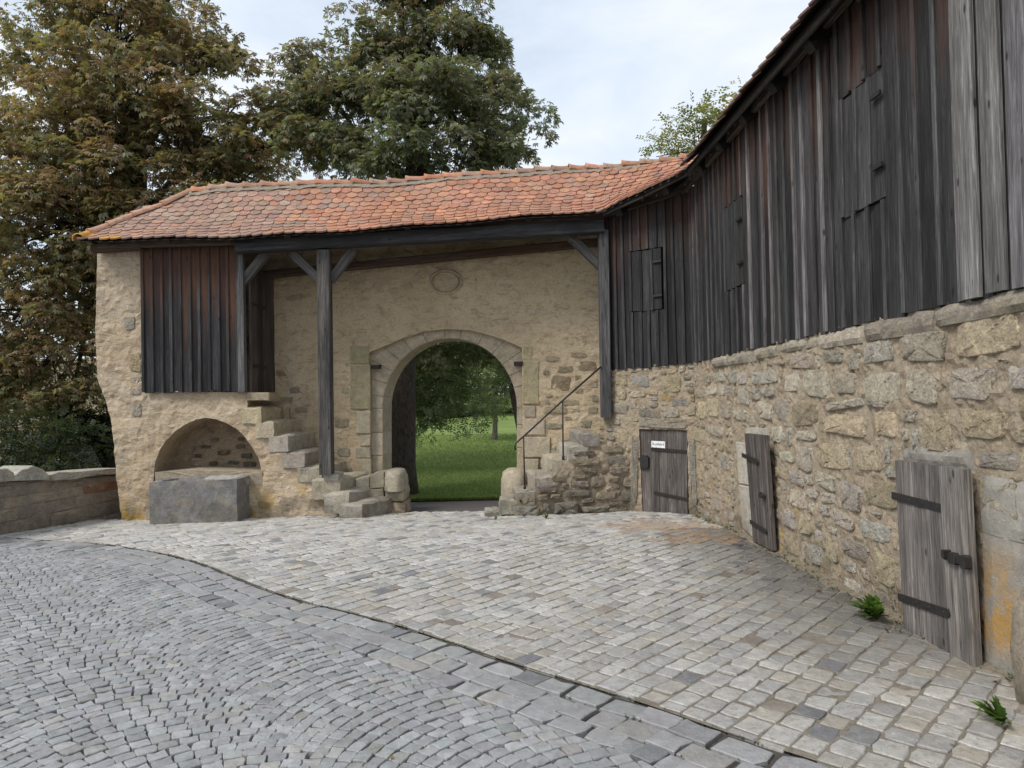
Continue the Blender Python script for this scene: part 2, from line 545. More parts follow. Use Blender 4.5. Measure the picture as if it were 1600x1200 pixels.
M_LEAF = mat_leaf('leaf')
M_BARK = mat_bark('bark', (0.035, 0.028, 0.022), (0.10, 0.085, 0.07))
M_IRON = mat_plain('black_iron', (0.034, 0.032, 0.031), 0.55, 0.3, 0.3, 40)
M_RUST = mat_plain('rusty_iron', (0.038, 0.027, 0.022), 0.8, 0.2, 0.4, 40)
M_ASPH = mat_plain('asphalt', (0.105, 0.092, 0.088), 0.9, 0.0, 0.2, 60, 0.6)
M_WHITE = mat_plain('white_enamel', (0.78, 0.79, 0.80), 0.4, 0.0, 0.04, 10, 0.05)
M_BLACK = mat_plain('black_paint', (0.015, 0.015, 0.016), 0.5, 0.0, 0.05, 10, 0.05)
M_DARK = mat_plain('dark_boarding', (0.03, 0.024, 0.02), 0.95, 0.0, 0.4, 8)
M_TROUGH = mat_stone('trough_stone', 0.35, True, 0.12)
def mat_conc():
    n = NT('concrete')
    P = n.pos()
    t = n.tint()
    col = n.mix(1.0, t, n.ramp(n.noise(P, 5, 5, 0.65), (0.3, 0.8), (0.7, 1.2)), 'MULTIPLY')
    sp = n.noise(P, 120, 4, 0.8)
    col = n.mix(n.ramp(sp, (0.60, 0.0), (0.66, 0.8)), col, (0.13, 0.125, 0.12))
    col = n.mix(n.ramp(n.noise(P, 85, 3, 0.8), (0.60, 0.0), (0.68, 0.7)), col, (0.62, 0.60, 0.56))
    z = n.n('ShaderNodeSeparateXYZ', {'Vector': P}).outputs[2]
    band = n.ramp(z, (0.05, 0.0), (0.18, 1.0), (0.45, 1.0), (0.75, 0.0))
    st = n.math('MULTIPLY', n.ramp(n.noise(n.map(P, (1, 1, 0.35)), 9, 6, 0.75, 0.4), (0.40, 0.0), (0.54, 1.0)), n.ramp(n.noise(P, 70, 4, 0.8), (0.36, 0.0), (0.54, 1.0)))
    col = n.mix(n.math('MULTIPLY', st, band), col, (0.46, 0.25, 0.045))
    return n.done(col, 0.95, [(sp, 0.6, 0.008), (n.noise(P, 22, 5, 0.7), 0.6, 0.02)], 0.2)
M_CONC = mat_conc()
def mat_ground(name, a, b, c, orange=False):
    n = NT(name)
    P = n.pos()
    col = n.mix(n.ramp(n.noise(P, 1.3, 5, 0.6), (0.38, 0.0), (0.62, 1.0)), a, b)
    col = n.mix(n.ramp(n.noise(P, 30, 5, 0.7), (0.45, 0.0), (0.65, 0.8)), col, c)
    return n.done(col, 0.97, [(n.noise(P, 60, 5, 0.7), 0.8, 0.012)], 0.15)
M_BED = mat_ground('sand_bed', (0.20, 0.175, 0.145), (0.25, 0.22, 0.18), (0.14, 0.125, 0.105))
M_JOINT = mat_ground('dark_joint', (0.075, 0.07, 0.062), (0.10, 0.092, 0.078), (0.045, 0.042, 0.038))
M_EARTH = mat_ground('earth', (0.12, 0.10, 0.075), (0.09, 0.085, 0.05), (0.06, 0.06, 0.035))
def mat_lawn():
    n = NT('lawn')
    P = n.pos()
    col = n.mix(n.ramp(n.noise(P, 0.5, 4, 0.6), (0.38, 0.0), (0.62, 1.0)), (0.180, 0.245, 0.070), (0.225, 0.300, 0.090))
    col = n.mix(n.ramp(n.noise(n.map(P, (0.5, 1, 1)), 1.1, 4), (0.60, 0.0), (0.72, 0.5)), col, (0.17, 0.16, 0.06))
    col = n.mix(1.0, col, n.ramp(n.noise(P, 45, 4, 0.8), (0.3, 0.55), (0.7, 1.35)), 'MULTIPLY')
    return n.done(col, 0.9, [(n.noise(P, 80, 4, 0.8), 0.9, 0.04)], 0.2)
M_LAWN = mat_lawn()

# ------------------------------------------------------------------ plan of the place
FR = Frame((-6.6, 10.60), (1.37, 10.76))          # front plane of the gatehouse: shed, stairs, posts
GW = Frame((-4.6, 11.72), (2.3, 11.30))           # gate wall face
BW = Frame((1.37, 10.76), (2.53, 9.90))           # boarded wall above the small door
CW = Frame((2.53, 9.90), (2.74, 3.97))            # long right wall, running towards the camera
POSTX = FR.px(943, 500)[0]

# ------------------------------------------------------------------ ground
ys = [-30, 0, 4, 8.3, 12.75, 25, 45, 90, 260]
xs = [-200, -30, -8, 0, 8, 30, 200]
mb = MB()
vs = [(x, y, gz(x, min(y, 90)) - 0.06) for y in ys for x in xs]
fs = [(j * 7 + i, j * 7 + i + 1, (j + 1) * 7 + i + 1, (j + 1) * 7 + i) for j in range(8) for i in range(6)]
mb.add(vs, fs)
link('ground', mb.mesh('ground', M_EARTH), kind='structure')
mb = MB()
ly = [12.75, 14, 17, 22, 30, 45, 70]
lx = [-60, -20, -6, -3, 0, 4, 12, 40]
mb.add([(x, y, gz(x, y) + 0.0) for y in ly for x in lx], [(j * 8 + i, j * 8 + i + 1, (j + 1) * 8 + i + 1, (j + 1) * 8 + i) for j in range(6) for i in range(7)])
link('lawn', mb.mesh('lawn', M_LAWN), kind='structure')
mb = MB()
mb.add([(x, y, gz(x, y) - 0.012) for y in (10.75, 12.745) for x in (-9, -3, 0, 3, 9)], [(i, i + 1, i + 6, i + 5) for i in range(4)])
link('asphalt_path', mb.mesh('asphalt_path', M_ASPH), kind='structure')

# border line between the road and the forecourt
BPX = [(-260, 838), (-120, 836), (0, 838), (60, 843), (150, 848), (202, 855), (270, 867), (319, 880), (386, 909), (461, 936), (530, 952), (594, 967), (687, 996), (800, 1035),
       (875, 1057), (969, 1087), (1036, 1106), (1100, 1127), (1147, 1147), (1203, 1167), (1310, 1197), (1500, 1260), (1700, 1330)]
BL = [gnd(*q)[:2] for q in BPX]
def smooth_poly(P, step):
    P = [np.array(q) for q in P]
    for _ in range(2):
        P = [P[0]] + [q for i in range(len(P) - 1) for q in (P[i] * .75 + P[i + 1] * .25, P[i] * .25 + P[i + 1] * .75)] + [P[-1]]
    d = [0]
    for i in range(1, len(P)):
        d.append(d[-1] + np.linalg.norm(P[i] - P[i - 1]))
    n = int(d[-1] / step)
    out = []
    for k in range(n + 1):
        t = d[-1] * k / n
        i = min(max(np.searchsorted(d, t) - 1, 0), len(P) - 2)
        f = (t - d[i]) / max(d[i + 1] - d[i], 1e-9)
        out.append(P[i] + (P[i + 1] - P[i]) * f)
    return out
BS = smooth_poly(BL, 0.02)
BSa = np.array(BS)
BT = np.gradient(BSa, axis=0)
BT /= np.linalg.norm(BT, axis=1)[:, None]
BN = np.stack([BT[:, 1], -BT[:, 0]], 1)            # right of the running direction: towards the road side
if BN[len(BN) // 2] @ (np.array([-3, 3]) - BSa[len(BS) // 2]) < 0:
    BN = -BN
def bdist(x, y):                                   # signed: positive on the road side
    d = (BSa[:, 0] - x) ** 2 + (BSa[:, 1] - y) ** 2
    i = int(d.argmin())
    v = np.array([x, y]) - BSa[i]
    s = v @ BN[i]
    return math.sqrt(d[i]) * (1 if s > 0 else -1)
def visible(x, y, z=0, m=520):
    if y < 1.2:
        return False
    a, b, w = proj((x, y, z))
    return -m < a < 1600 + m and -m < b < 1350
def sett_mesh(seed, dome=0.03, bev=0.045):
    r = random.Random(seed)
    base = [(-.5, -.28), (-.5, .28), (-.38, .5), (.38, .5), (.5, .28), (.5, -.28), (.38, -.5), (-.38, -.5)][::-1]
    c = [(-.5, -.5), (0, -.5), (.5, -.5), (.5, 0), (.5, .5), (0, .5), (-.5, .5), (-.5, 0)]
    rim = []
    for i, q in enumerate(c):
        k = 0.96 if i % 2 == 0 else 1.0
        rim.append((q[0] * k + r.uniform(-.06, .06), q[1] * k + r.uniform(-.06, .06)))
    tz = [r.uniform(-.03, .03) for _ in c]
    vs = [(x, y, -0.6) for x, y in rim] + [(x, y, -.04 + t) for (x, y), t in zip(rim, tz)] + [(x * (1 - 1.5 * bev), y * (1 - 1.5 * bev), t) for (x, y), t in zip(rim, tz)] + [(0, 0, dome * r.uniform(.3, 1))]
    fs = []
    for k in (0, 8):
        for i in range(8):
            j = (i + 1) % 8
            fs.append((k + i, k + j, k + 8 + j, k + 8 + i))
    fs += [(16 + i, 16 + (i + 1) % 8, 24) for i in range(8)]
    return vs, fs
SETTS = [sett_mesh(k) for k in range(12)]
def clip_poly(P, p0, nn):
    """Keep the part of polygon P on the side nn points to."""
    out = []
    for i in range(len(P)):
        a, b = P[i], P[(i + 1) % len(P)]
        da, db = (a - p0) @ nn, (b - p0) @ nn
        if da >= 0:
            out.append(a)
        if da * db < 0:
            out.append(a + (b - a) * da / (da - db))
    return out
def cut_sett(x, y, ang, l, w, h, p0, nn):
    """A sett whose side is dressed straight along a line; local mesh round (x, y) or None."""
    c, s_ = math.cos(ang), math.sin(ang)
    P = [np.array([x + (a * c - b * s_), y + (a * s_ + b * c)]) for a, b in ((-l / 2, -w / 2), (l / 2, -w / 2), (l / 2, w / 2), (-l / 2, w / 2))]
    P = clip_poly(P, p0, nn)
    if len(P) < 3:
        return None
    cen = sum(P) / len(P)
    A_ = abs(sum(P[i][0] * P[(i + 1) % len(P)][1] - P[(i + 1) % len(P)][0] * P[i][1] for i in range(len(P)))) / 2
    if A_ < .0016:
        return None
    n = len(P)
    z = gz(x, y) + h
    vs = [(q[0], q[1], z - .06) for q in P] + [(q[0], q[1], z - .005) for q in P]
    vs += [(*(q + (cen - q) * .08), z) for q in P]
    fs = [(k + i, k + (i + 1) % n, k + n + (i + 1) % n, k + n + i) for k in (0, n) for i in range(n)] + [tuple(range(2 * n, 3 * n))]
    return vs, fs
def lay_setts(spec, parent, name, mat, rest_name, limit=300):
    """spec: (x, y, angle, length, width, height, tint). The largest in view become parts, the rest one mass."""
    variants = []
    for k, (vs, fs) in enumerate(SETTS):
        m = MB()
        m.add(vs, fs)
        variants.append(m.mesh(name, mat, False))
    scored = []
    for s in spec:
        a, b, w = proj((s[0], s[1], 0))
        on = 0 <= a <= 1600 and 0 <= b <= 1200
        scored.append((0 if not on else 1 / w ** 3, s))
    order = sorted(range(len(spec)), key=lambda i: -scored[i][0])
    mass = MB()
    for r_, i in enumerate(order):
        x, y, ang, l, w, h, t = spec[i][:7]
        if len(spec[i]) > 7:
            g = cut_sett(x, y, ang, l, w, h, *spec[i][7:])
            if g is None:
                continue
            if r_ < limit and scored[i][0] > 0:
                m = MB()
                m.add(*g)
                link(name, m.mesh(name, mat), parent, None, t)
            else:
                mass.add(*g, t)
            continue
        z = gz(x, y) + h
        tl = (random.gauss(0, .014), random.gauss(0, .014))
        k = random.randrange(12)
        M = Matrix.Translation((x, y, z)) @ Matrix.Rotation(ang, 4, 'Z') @ Matrix.Rotation(tl[0], 4, 'X') @ Matrix.Rotation(tl[1], 4, 'Y') @ Matrix.Diagonal((l, w, 0.10, 1))
        if r_ < limit and scored[i][0] > 0:
            link(name, variants[k], parent, M, t)
        else:
            vs, fs = SETTS[k]
            mass.add([M @ Vector(q) for q in vs], fs, t)
    link(rest_name, mass.mesh(rest_name, mat, False), parent, kind='stuff')
def jit(c, a=0.12, b=0.012):
    k = random.gauss(1, a)
    return tuple(max(0.01, q * k * random.gauss(1, b)) for q in c)

# road: sunk joint bed, small setts in segment arcs, three rows of border setts
bedpts = [(x, y) for x in np.arange(-9.5, 4.6, 0.35) for y in np.arange(0.6, 9.6, 0.35)]
mb = MB()
P_ = [(-12, 0.2)] + [tuple(q) for q in BSa[::25]] + [(4.5, 0.2)]
poly = [q for q in P_]
mb.add([(x, y, gz(x, y) - 0.016) for x, y in poly], [tuple(range(len(poly)))])
road = link('cobbled_road', mb.mesh('cobbled_road', M_JOINT), kind='structure')
spec = []
s_ = 0.0
for row, (o0, o1) in enumerate(((0.035, 0.185), (0.20, 0.355), (0.37, 0.50))):
    t = 0.05 * row
    while t < len(BS) * 0.02 - 0.3:
        l = random.uniform(0.15, 0.24) if row < 2 else random.uniform(0.12, 0.2)
        i = min(int((t + l / 2) / 0.02), len(BS) - 1)
        c = BSa[i] + BN[i] * (o0 + o1) / 2
        if visible(c[0], c[1]):
            tint = jit(random.choice([(0.285, 0.285, 0.288)] * 5 + [(0.25, 0.253, 0.26), (0.30, 0.29, 0.275)]), 0.08)
            if random.random() < 0.03:
                tint = (0.17, 0.172, 0.18)
            spec.append((c[0], c[1], math.atan2(BT[i][1], BT[i][0]), l - 0.007, (o1 - o0) + 0.004, random.gauss(0, 0.003), tint))
        t += l
lay_setts(spec, road, 'border_stone', M_SETT, 'far_border_stones')
spec = []
A = math.radians(132)                              # the strips of arcs run this way
dv, ev = np.array([math.cos(A), math.sin(A)]), np.array([math.sin(A), -math.cos(A)])
STRIP, RAD, ST = 1.22, 0.88, 0.086
o0 = gnd(800, 1190)[:2]
for j in range(-6, 8):
    for k in range(-75, 170):
        c0 = o0 + ev * (j * STRIP) + dv * (k * ST + 0.5 * ST * (j % 2))
        if c0[1] < -1 or c0[1] > 10 or abs(c0[0]) > 10:
            continue
        hw = math.asin(STRIP / 2 / RAD)
        n = 15
        ph = random.uniform(0, 1) * 0.5
        for q in range(-1, n + 1):
            th = (-hw + (q + 0.5 + ph - .25) * 2 * hw / n)
            if abs(th) > hw:
                continue
            p = c0 + RAD * (math.sin(th) * ev + math.cos(th) * dv)
            if not visible(p[0], p[1]) or bdist(*p) < 0.47:
                continue
            tint = jit(random.choice([(0.290, 0.293, 0.299)] * 8 + [(0.315, 0.317, 0.32), (0.262, 0.266, 0.273), (0.295, 0.288, 0.275)]), 0.10)
            tw = ev * math.cos(th) - dv * math.sin(th)
            spec.append((p[0], p[1], math.atan2(tw[1], tw[0]) + random.gauss(0, .05), RAD * 2 * hw / n * random.uniform(.91, .98), ST * math.cos(th) ** .5 * random.uniform(.86, .945), random.gauss(0, 0.0018), tint))
            if bdist(*p) < .60:
                ib = int(((BSa - p) ** 2).sum(1).argmin())
                spec[-1] += (BSa[ib] + BN[ib] * .512, BN[ib])
lay_setts(spec, road, 'sett', M_SETT, 'far_setts')
print('road setts', len(spec))

# forecourt
mb = MB()
poly = [tuple(q) for q in BSa[::25]] + [(5.5, 1.0), (5.5, 10.9), (-12, 10.9)]
poly = [(max(-12, q[0]), q[1]) for q in poly]
cut = [(x, y) for x, y in poly]
from itertools import product
V2, E2 = [Vector(q) for q in cut], [(i, (i + 1) % len(cut)) for i in range(len(cut))]
V2 += [Vector((x, y)) for x, y in product(np.arange(-11.5, 5.4, 0.6), (7, 8.3, 9.2, 10.0)) if in_poly(x, y, cut)]
Vc, _, Tc = delaunay_2d_cdt(V2, E2, [], 0, 1e-5)[:3]
fs = []
for t in Tc:
    c = sum((Vc[i] for i in t), Vector((0, 0))) / 3
    if in_poly(c.x, c.y, cut):
        a, b, c_ = (Vc[i] for i in t)
        fs.append(tuple(t) if (b - a).cross(c_ - a) > 0 else tuple(t)[::-1])
mb.add([(q.x, q.y, gz(q.x, q.y) - 0.005) for q in Vc], fs)
court = link('cobbled_forecourt', mb.mesh('cobbled_forecourt', M_BED), kind='structure')
spec = []
B = math.radians(47)
dv, ev = np.array([math.cos(B), math.sin(B)]), np.array([-math.sin(B), math.cos(B)])
PALE = [tuple(.65 * q + .35 * sum(c) / 3 for q in c) for c in [(0.44, 0.425, 0.39), (0.47, 0.455, 0.42), (0.41, 0.40, 0.38), (0.45, 0.42, 0.36), (0.385, 0.38, 0.37), (0.49, 0.475, 0.445), (0.44, 0.395, 0.32), (0.35, 0.345, 0.335), (0.46, 0.44, 0.40)]]
v = -9.0
while v < 14:
    w = random.uniform(0.112, 0.146)
    u = -8 + random.uniform(0, .2)
    while u < 14:
        l = random.uniform(0.115, 0.195)
        p = dv * (u + l / 2) + ev * (v + w / 2) + np.array([0.03 * math.sin(u * 1.3 + v), 0.03 * math.cos(v * 1.7 + u * .6)])
        u += l
        if not (-9 < p[0] < 3.2 and 1.5 < p[1] < 11.2) or not visible(p[0], p[1]) or bdist(*p) > 0.03:
            continue
        bd_ = bdist(*p)
        if p[1] > 10.78 and not (-1.7 < p[0] < 0.2):
            continue
        if p[1] > 10.95:
            continue
        tint = random.choice(PALE)
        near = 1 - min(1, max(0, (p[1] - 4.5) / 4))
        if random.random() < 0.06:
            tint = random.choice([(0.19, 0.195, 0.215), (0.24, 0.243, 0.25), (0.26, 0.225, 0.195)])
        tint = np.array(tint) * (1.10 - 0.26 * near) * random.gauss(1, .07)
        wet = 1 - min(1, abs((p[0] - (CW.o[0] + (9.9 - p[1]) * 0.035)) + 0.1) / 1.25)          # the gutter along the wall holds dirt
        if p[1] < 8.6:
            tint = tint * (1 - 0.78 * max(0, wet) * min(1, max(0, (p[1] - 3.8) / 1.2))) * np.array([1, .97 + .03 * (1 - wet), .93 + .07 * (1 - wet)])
        rust = math.exp(-(((p[0] - 1.75) / .75) ** 2 + ((p[1] - 8.9) / .75) ** 2)) + 0.8 * math.exp(-(((p[0] - 2.1) / .5) ** 2 + ((p[1] - 7.9) / .4) ** 2))
        if rust > random.uniform(.25, .9):
            tint = tint * 0.55 + np.array([0.33, 0.18, 0.07]) * 0.45
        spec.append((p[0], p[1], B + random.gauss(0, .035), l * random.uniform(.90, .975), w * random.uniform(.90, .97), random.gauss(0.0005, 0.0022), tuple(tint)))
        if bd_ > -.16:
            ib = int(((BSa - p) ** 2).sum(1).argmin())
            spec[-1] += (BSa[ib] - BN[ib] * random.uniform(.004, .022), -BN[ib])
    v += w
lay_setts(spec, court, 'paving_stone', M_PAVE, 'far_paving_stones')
print('forecourt setts', len(spec))

# ------------------------------------------------------------------ rubble stones
def rubble_mesh(seed, square=0.5, rough=0.12):
    """A broken stone: an uneven four-sided outline with blunt corners, face proud of its bed."""
    r = random.Random(seed)
    n = 16
    w = .13 if square < 2 else .02
    K = [(-.5 + r.uniform(0, w), -.5 + r.uniform(0, w)), (.5 - r.uniform(0, w), -.5 + r.uniform(0, w)), (.5 - r.uniform(0, w), .5 - r.uniform(0, w)), (-.5 + r.uniform(0, w), .5 - r.uniform(0, w))]
    outer = []
    for k in range(n):
        t = 2 * math.pi * (k + .5) / n
        c, s = math.cos(t), math.sin(t)
        e_ = 2 / (4.5 + 3.2 * square)
        a, b = math.copysign(abs(c) ** e_, c) * .5 + .5, math.copysign(abs(s) ** e_, s) * .5 + .5
        q = [(K[0][i] * (1 - a) + K[1][i] * a) * (1 - b) + (K[3][i] * (1 - a) + K[2][i] * a) * b for i in (0, 1)]
        j = 1 + r.uniform(-rough, rough * .2)
        outer.append((q[0] * j, q[1] * j))
    vs, fs = [], []
    tx, ty = r.uniform(-.25, .25), r.uniform(-.25, .25)
    for rr, h, hj in ((1.0, -0.6, 0), (0.99, 0.4, .15), (0.93, 0.9, .22), (0.5, 1.0, .35)):
        vs += [(x * rr, y * rr, h + (x * tx + y * ty if h > 0 else 0) + r.uniform(-hj, hj)) for x, y in outer]
    vs.append((0, 0, 1.0))
    for k in range(3):
        for i in range(n):
            j = (i + 1) % n
            fs.append((k * n + i, k * n + j, (k + 1) * n + j, (k + 1) * n + i))
    fs += [(3 * n + i, 3 * n + (i + 1) % n, 4 * n) for i in range(n)]
    return vs, fs
RUB = [rubble_mesh(k, 0.25 + 0.06 * (k % 6)) for k in range(18)]
ASHV = [rubble_mesh(100 + k, 4.0, 0.03) for k in range(6)]
def stone_bank(name, mat, bank):
    out = []
    for vs, fs in bank:
        m = MB()
        m.add(vs, fs)
        out.append(m.mesh(name, mat, True))
    return out
STN = [(0.60, 0.53, 0.425), (0.63, 0.555, 0.43), (0.63, 0.525, 0.365), (0.55, 0.50, 0.425), (0.61, 0.52, 0.38), (0.67, 0.60, 0.49), (0.53, 0.485, 0.42)]
class StoneWall:
    def __init__(s, fr, parent, mats_name='stone', mat=None, u0=0, u1=1, z0=-.2, z1=2, cell=0.015):
        s.fr, s.parent, s.cell = fr, parent, cell
        s.u0, s.z0 = u0, z0
        s.occ = np.zeros((int((u1 - u0) / cell) + 1, int((z1 - z0) / cell) + 1), bool)
        s.bank = stone_bank(mats_name, mat or M_ST, RUB)
        s.name = mats_name
        s.items = []
    def idx(s, u, z):
        return int((u - s.u0) / s.cell), int((z - s.z0) / s.cell)
    blocked = ()
    def block(s, u0, u1, z0, z1, keep=True):
        if keep:
            s.blocked = (*s.blocked, (u0, u1, z0, z1))
        a, b = s.idx(u0, z0)
        c, d = s.idx(u1, z1)
        s.occ[max(a, 0):max(c + 1, 0), max(b, 0):max(d + 1, 0)] = True
    def put(s, u, z, w, h, t=None, dep=None, rot=None):
        s.items.append((u, z, w, h, t, dep, rot))
        s.block(u - w / 2 - .005, u + w / 2 + .005, z - h / 2 - .005, z + h / 2 + .005, False)
    def fill(s, sizes, top=None, tries=400, keep=None, tones=None):
        nu, nz = s.occ.shape
        for (w0, w1, h0, h1, m) in sizes:
            for _ in range(tries):
                w, h = random.uniform(w0, w1), random.uniform(h0, h1)
                u = s.u0 + random.random() * nu * s.cell
                z = s.z0 + random.random() * nz * s.cell
                if top is not None and z + h / 2 > top(u):
                    continue
                a, b = s.idx(u - w / 2 - m, z - h / 2 - m)
                c, d = s.idx(u + w / 2 + m, z + h / 2 + m)
                if a < 0 or b < 0 or c >= nu or d >= nz:
                    continue
                if s.occ[a:c + 1, b:d + 1].any():
                    continue
                if keep and not keep(u, z):
                    continue
                s.put(u, z, w, h, random.choice(tones) if tones else None)
    def grow(s, gap=.010, frac=.7, top=None):
        """Let each stone widen until only a joint is left to its neighbours."""
        s.occ[:] = False
        for b in s.blocked:
            StoneWall.block(s, *b, keep=False)
        cells = lambda it: (s.idx(it[0] - it[2] / 2, it[1] - it[3] / 2), s.idx(it[0] + it[2] / 2, it[1] + it[3] / 2))
        for it in s.items:
            (a, b), (c, d) = cells(it)
            s.occ[max(a, 0):c + 1, max(b, 0):d + 1] = True
        g = max(1, int(round(gap / s.cell)))
        nu, nz = s.occ.shape
        order = list(range(len(s.items)))
        lim = [0] * len(order)
        rect = [list(sum(cells(it), ())) for it in s.items]
        org = [tuple(q) for q in rect]
        for _ in range(40):
            random.shuffle(order)
            for i in order:
                a, b, c, d = rect[i]
                w, h = org[i][2] - org[i][0] + 1, org[i][3] - org[i][1] + 1
                k = random.randrange(4)
                if k == 0 and a - 1 - g >= 0 and c - a < w * (1 + frac) and not s.occ[a - 1 - g:a, max(0, b - g + 1):d + g].any():
                    rect[i][0] -= 1; s.occ[a - 1, b:d + 1] = True
                if k == 1 and c + 1 + g < nu and c - a < w * (1 + frac) and not s.occ[c + 1:c + 2 + g, max(0, b - g + 1):d + g].any():
                    rect[i][2] += 1; s.occ[c + 1, b:d + 1] = True
                if k == 2 and b - 1 - g >= 0 and d - b < h * (1 + frac) and not s.occ[max(0, a - g + 1):c + g, b - 1 - g:b].any():
                    rect[i][1] -= 1; s.occ[a:c + 1, b - 1] = True
                if k == 3 and d + 1 + g < nz and d - b < h * (1 + frac) and not s.occ[max(0, a - g + 1):c + g, d + 1:d + 2 + g].any():
                    if top is None or s.z0 + (d + 2) * s.cell < top(s.u0 + (a + c) / 2 * s.cell):
                        rect[i][3] += 1; s.occ[a:c + 1, d + 1] = True
        out = []
        for it, o, q in zip(s.items, org, rect):
            x0 = it[0] - it[2] / 2 - (o[0] - q[0]) * s.cell
            x1 = it[0] + it[2] / 2 + (q[2] - o[2]) * s.cell
            z0 = it[1] - it[3] / 2 - (o[1] - q[1]) * s.cell
            z1 = it[1] + it[3] / 2 + (q[3] - o[3]) * s.cell
            out.append(((x0 + x1) / 2, (z0 + z1) / 2, (x1 - x0) * 1.03, (z1 - z0) * 1.03, *it[4:]))
        s.items = out
    def build(s, limit=300, off=0.0, dep=(0.02, 0.045)):
        def score(it):
            q = s.fr.p(it[0], it[1])
            a, b, w = proj(q)
            return it[2] * it[3] / w ** 2 if -40 < a < 1640 and -40 < b < 1240 and w > 0 else 0
        its = sorted(s.items, key=score, reverse=True)
        mass = MB()
        for i, (u, z, w, h, t, d, rot) in enumerate(its):
            k = random.randrange(len(s.bank))
            t = jit(t or random.choice(STN), .10)
            d = d or random.uniform(*dep)
            M = s.fr.mat(u, z, off) @ Matrix.Rotation(rot if rot is not None else random.gauss(0, .05), 4, 'Z') @ Matrix.Rotation(random.choice((0, math.pi)), 4, 'Z') @ Matrix.Diagonal((w, h, d, 1))
            if i < limit:
                link(s.name, s.bank[k], s.parent, M, t)
            else:
                vs, fs = RUB[k]
                mass.add([M @ Vector(q) for q in vs], fs, t)
        if mass.v:
            link('small_' + s.name + 's', mass.mesh('small_' + s.name + 's', M_ST, True), s.parent, kind='stuff')

# ------------------------------------------------------------------ timber
def board(name, parent, M, w, t, Lz, tint, red=0.0, top=99.0, me_mat=None, chamfer=0.006, bow=0.0):
    """Chamfered plank: local x width, y depth (front at -t), z length."""
    c = min(chamfer, t * .4, w * .3)
    pr = [(-w / 2, 0), (-w / 2, -t + c), (-w / 2 + c, -t), (w / 2 - c, -t), (w / 2, -t + c), (w / 2, 0)]
    vs, fs = [], []
    K = 2 if not bow else 4
    for k in range(K):
        f = k / (K - 1)
        b = bow * math.sin(math.pi * f)
        vs += [(x + b, y, Lz * f) for x, y in pr]
    for k in range(K - 1):
        for i in range(6):
            j = (i + 1) % 6
            fs.append((k * 6 + i, k * 6 + j, (k + 1) * 6 + j, (k + 1) * 6 + i)[::-1])
    fs += [tuple(range(6)), tuple(range(6 * (K - 1), 6 * K))[::-1]]
    m = MB()
    m.add(vs, fs)
    return link(name, m.mesh(name, me_mat or M_WOOD), parent, M, tint, red=float(red), top=float(top))
def beam(name, parent, a, b, w, h, tint, nrm, red=0.0, top=99.0):
    """Squared timber from a to b; h is its height, w its depth along nrm (the face that shows)."""
    a, b = np.asarray(a, float), np.asarray(b, float)
    z = unit(b - a)
    y = -unit(np.asarray(nrm) - (np.asarray(nrm) @ z) * z)
    x = np.cross(y, z)
    return board(name, parent, frame_mat(a, x, y, z), h, w, np.linalg.norm(b - a), tint, red, top, chamfer=0.012)
DARKW = (0.027, 0.026, 0.027)
MIDW = (0.075, 0.072, 0.072)
GREYW = (0.172, 0.166, 0.161)
BROWNW = (0.055, 0.042, 0.034)

# ================================================================== GATEHOUSE
gate = thing('gatehouse', 'old stone gatehouse with round archway, covered gallery and red tiled roof', 'gatehouse', (-1.2, 11.2, 0))
# gate wall with its rebate and arch
def pxs(fr, L_, off=0.0):
    return [fr.px(x, y, off) for x, y in L_]
ul, ur = -0.3, 6.9
zt = lambda u: GW.px(560, 372)[1] + (u - 2.0) * 0.045
outer = [(ul, -.5), (ur, -.5), (ur, 4.75), (ul, 4.35)]
hood = [(577, 551), (600, 541), (630, 528), (662, 518), (697, 514), (735, 516), (770, 525), (797, 535), (815.5, 543)]
reb = pxs(GW, [(580, 830), (579, 740), (578, 640)] + hood + [(816, 640), (816, 740), (816, 830)])
reb = [(u, max(z, -.45)) for u, z in reb]
mb = sheet(GW, outer, [reb], 0.055, 0.028, 2.4, 3.0, 0, 0.10)
link('wall', mb.mesh('gate_wall', M_GATE, False), gate)
c = [(598.5, 640)]
arc = []
for k in range(25):
    t = math.pi * k / 24
    arc.append((703 - 104.5 * math.cos(t), 638 - 109 * math.sin(t)))
arch = pxs(GW, [(598.5, 840), (598.5, 740)] + arc + [(807.5, 740), (807.5, 840)], -0.095)
arch = [(u, max(z, -.45)) for u, z in arch]
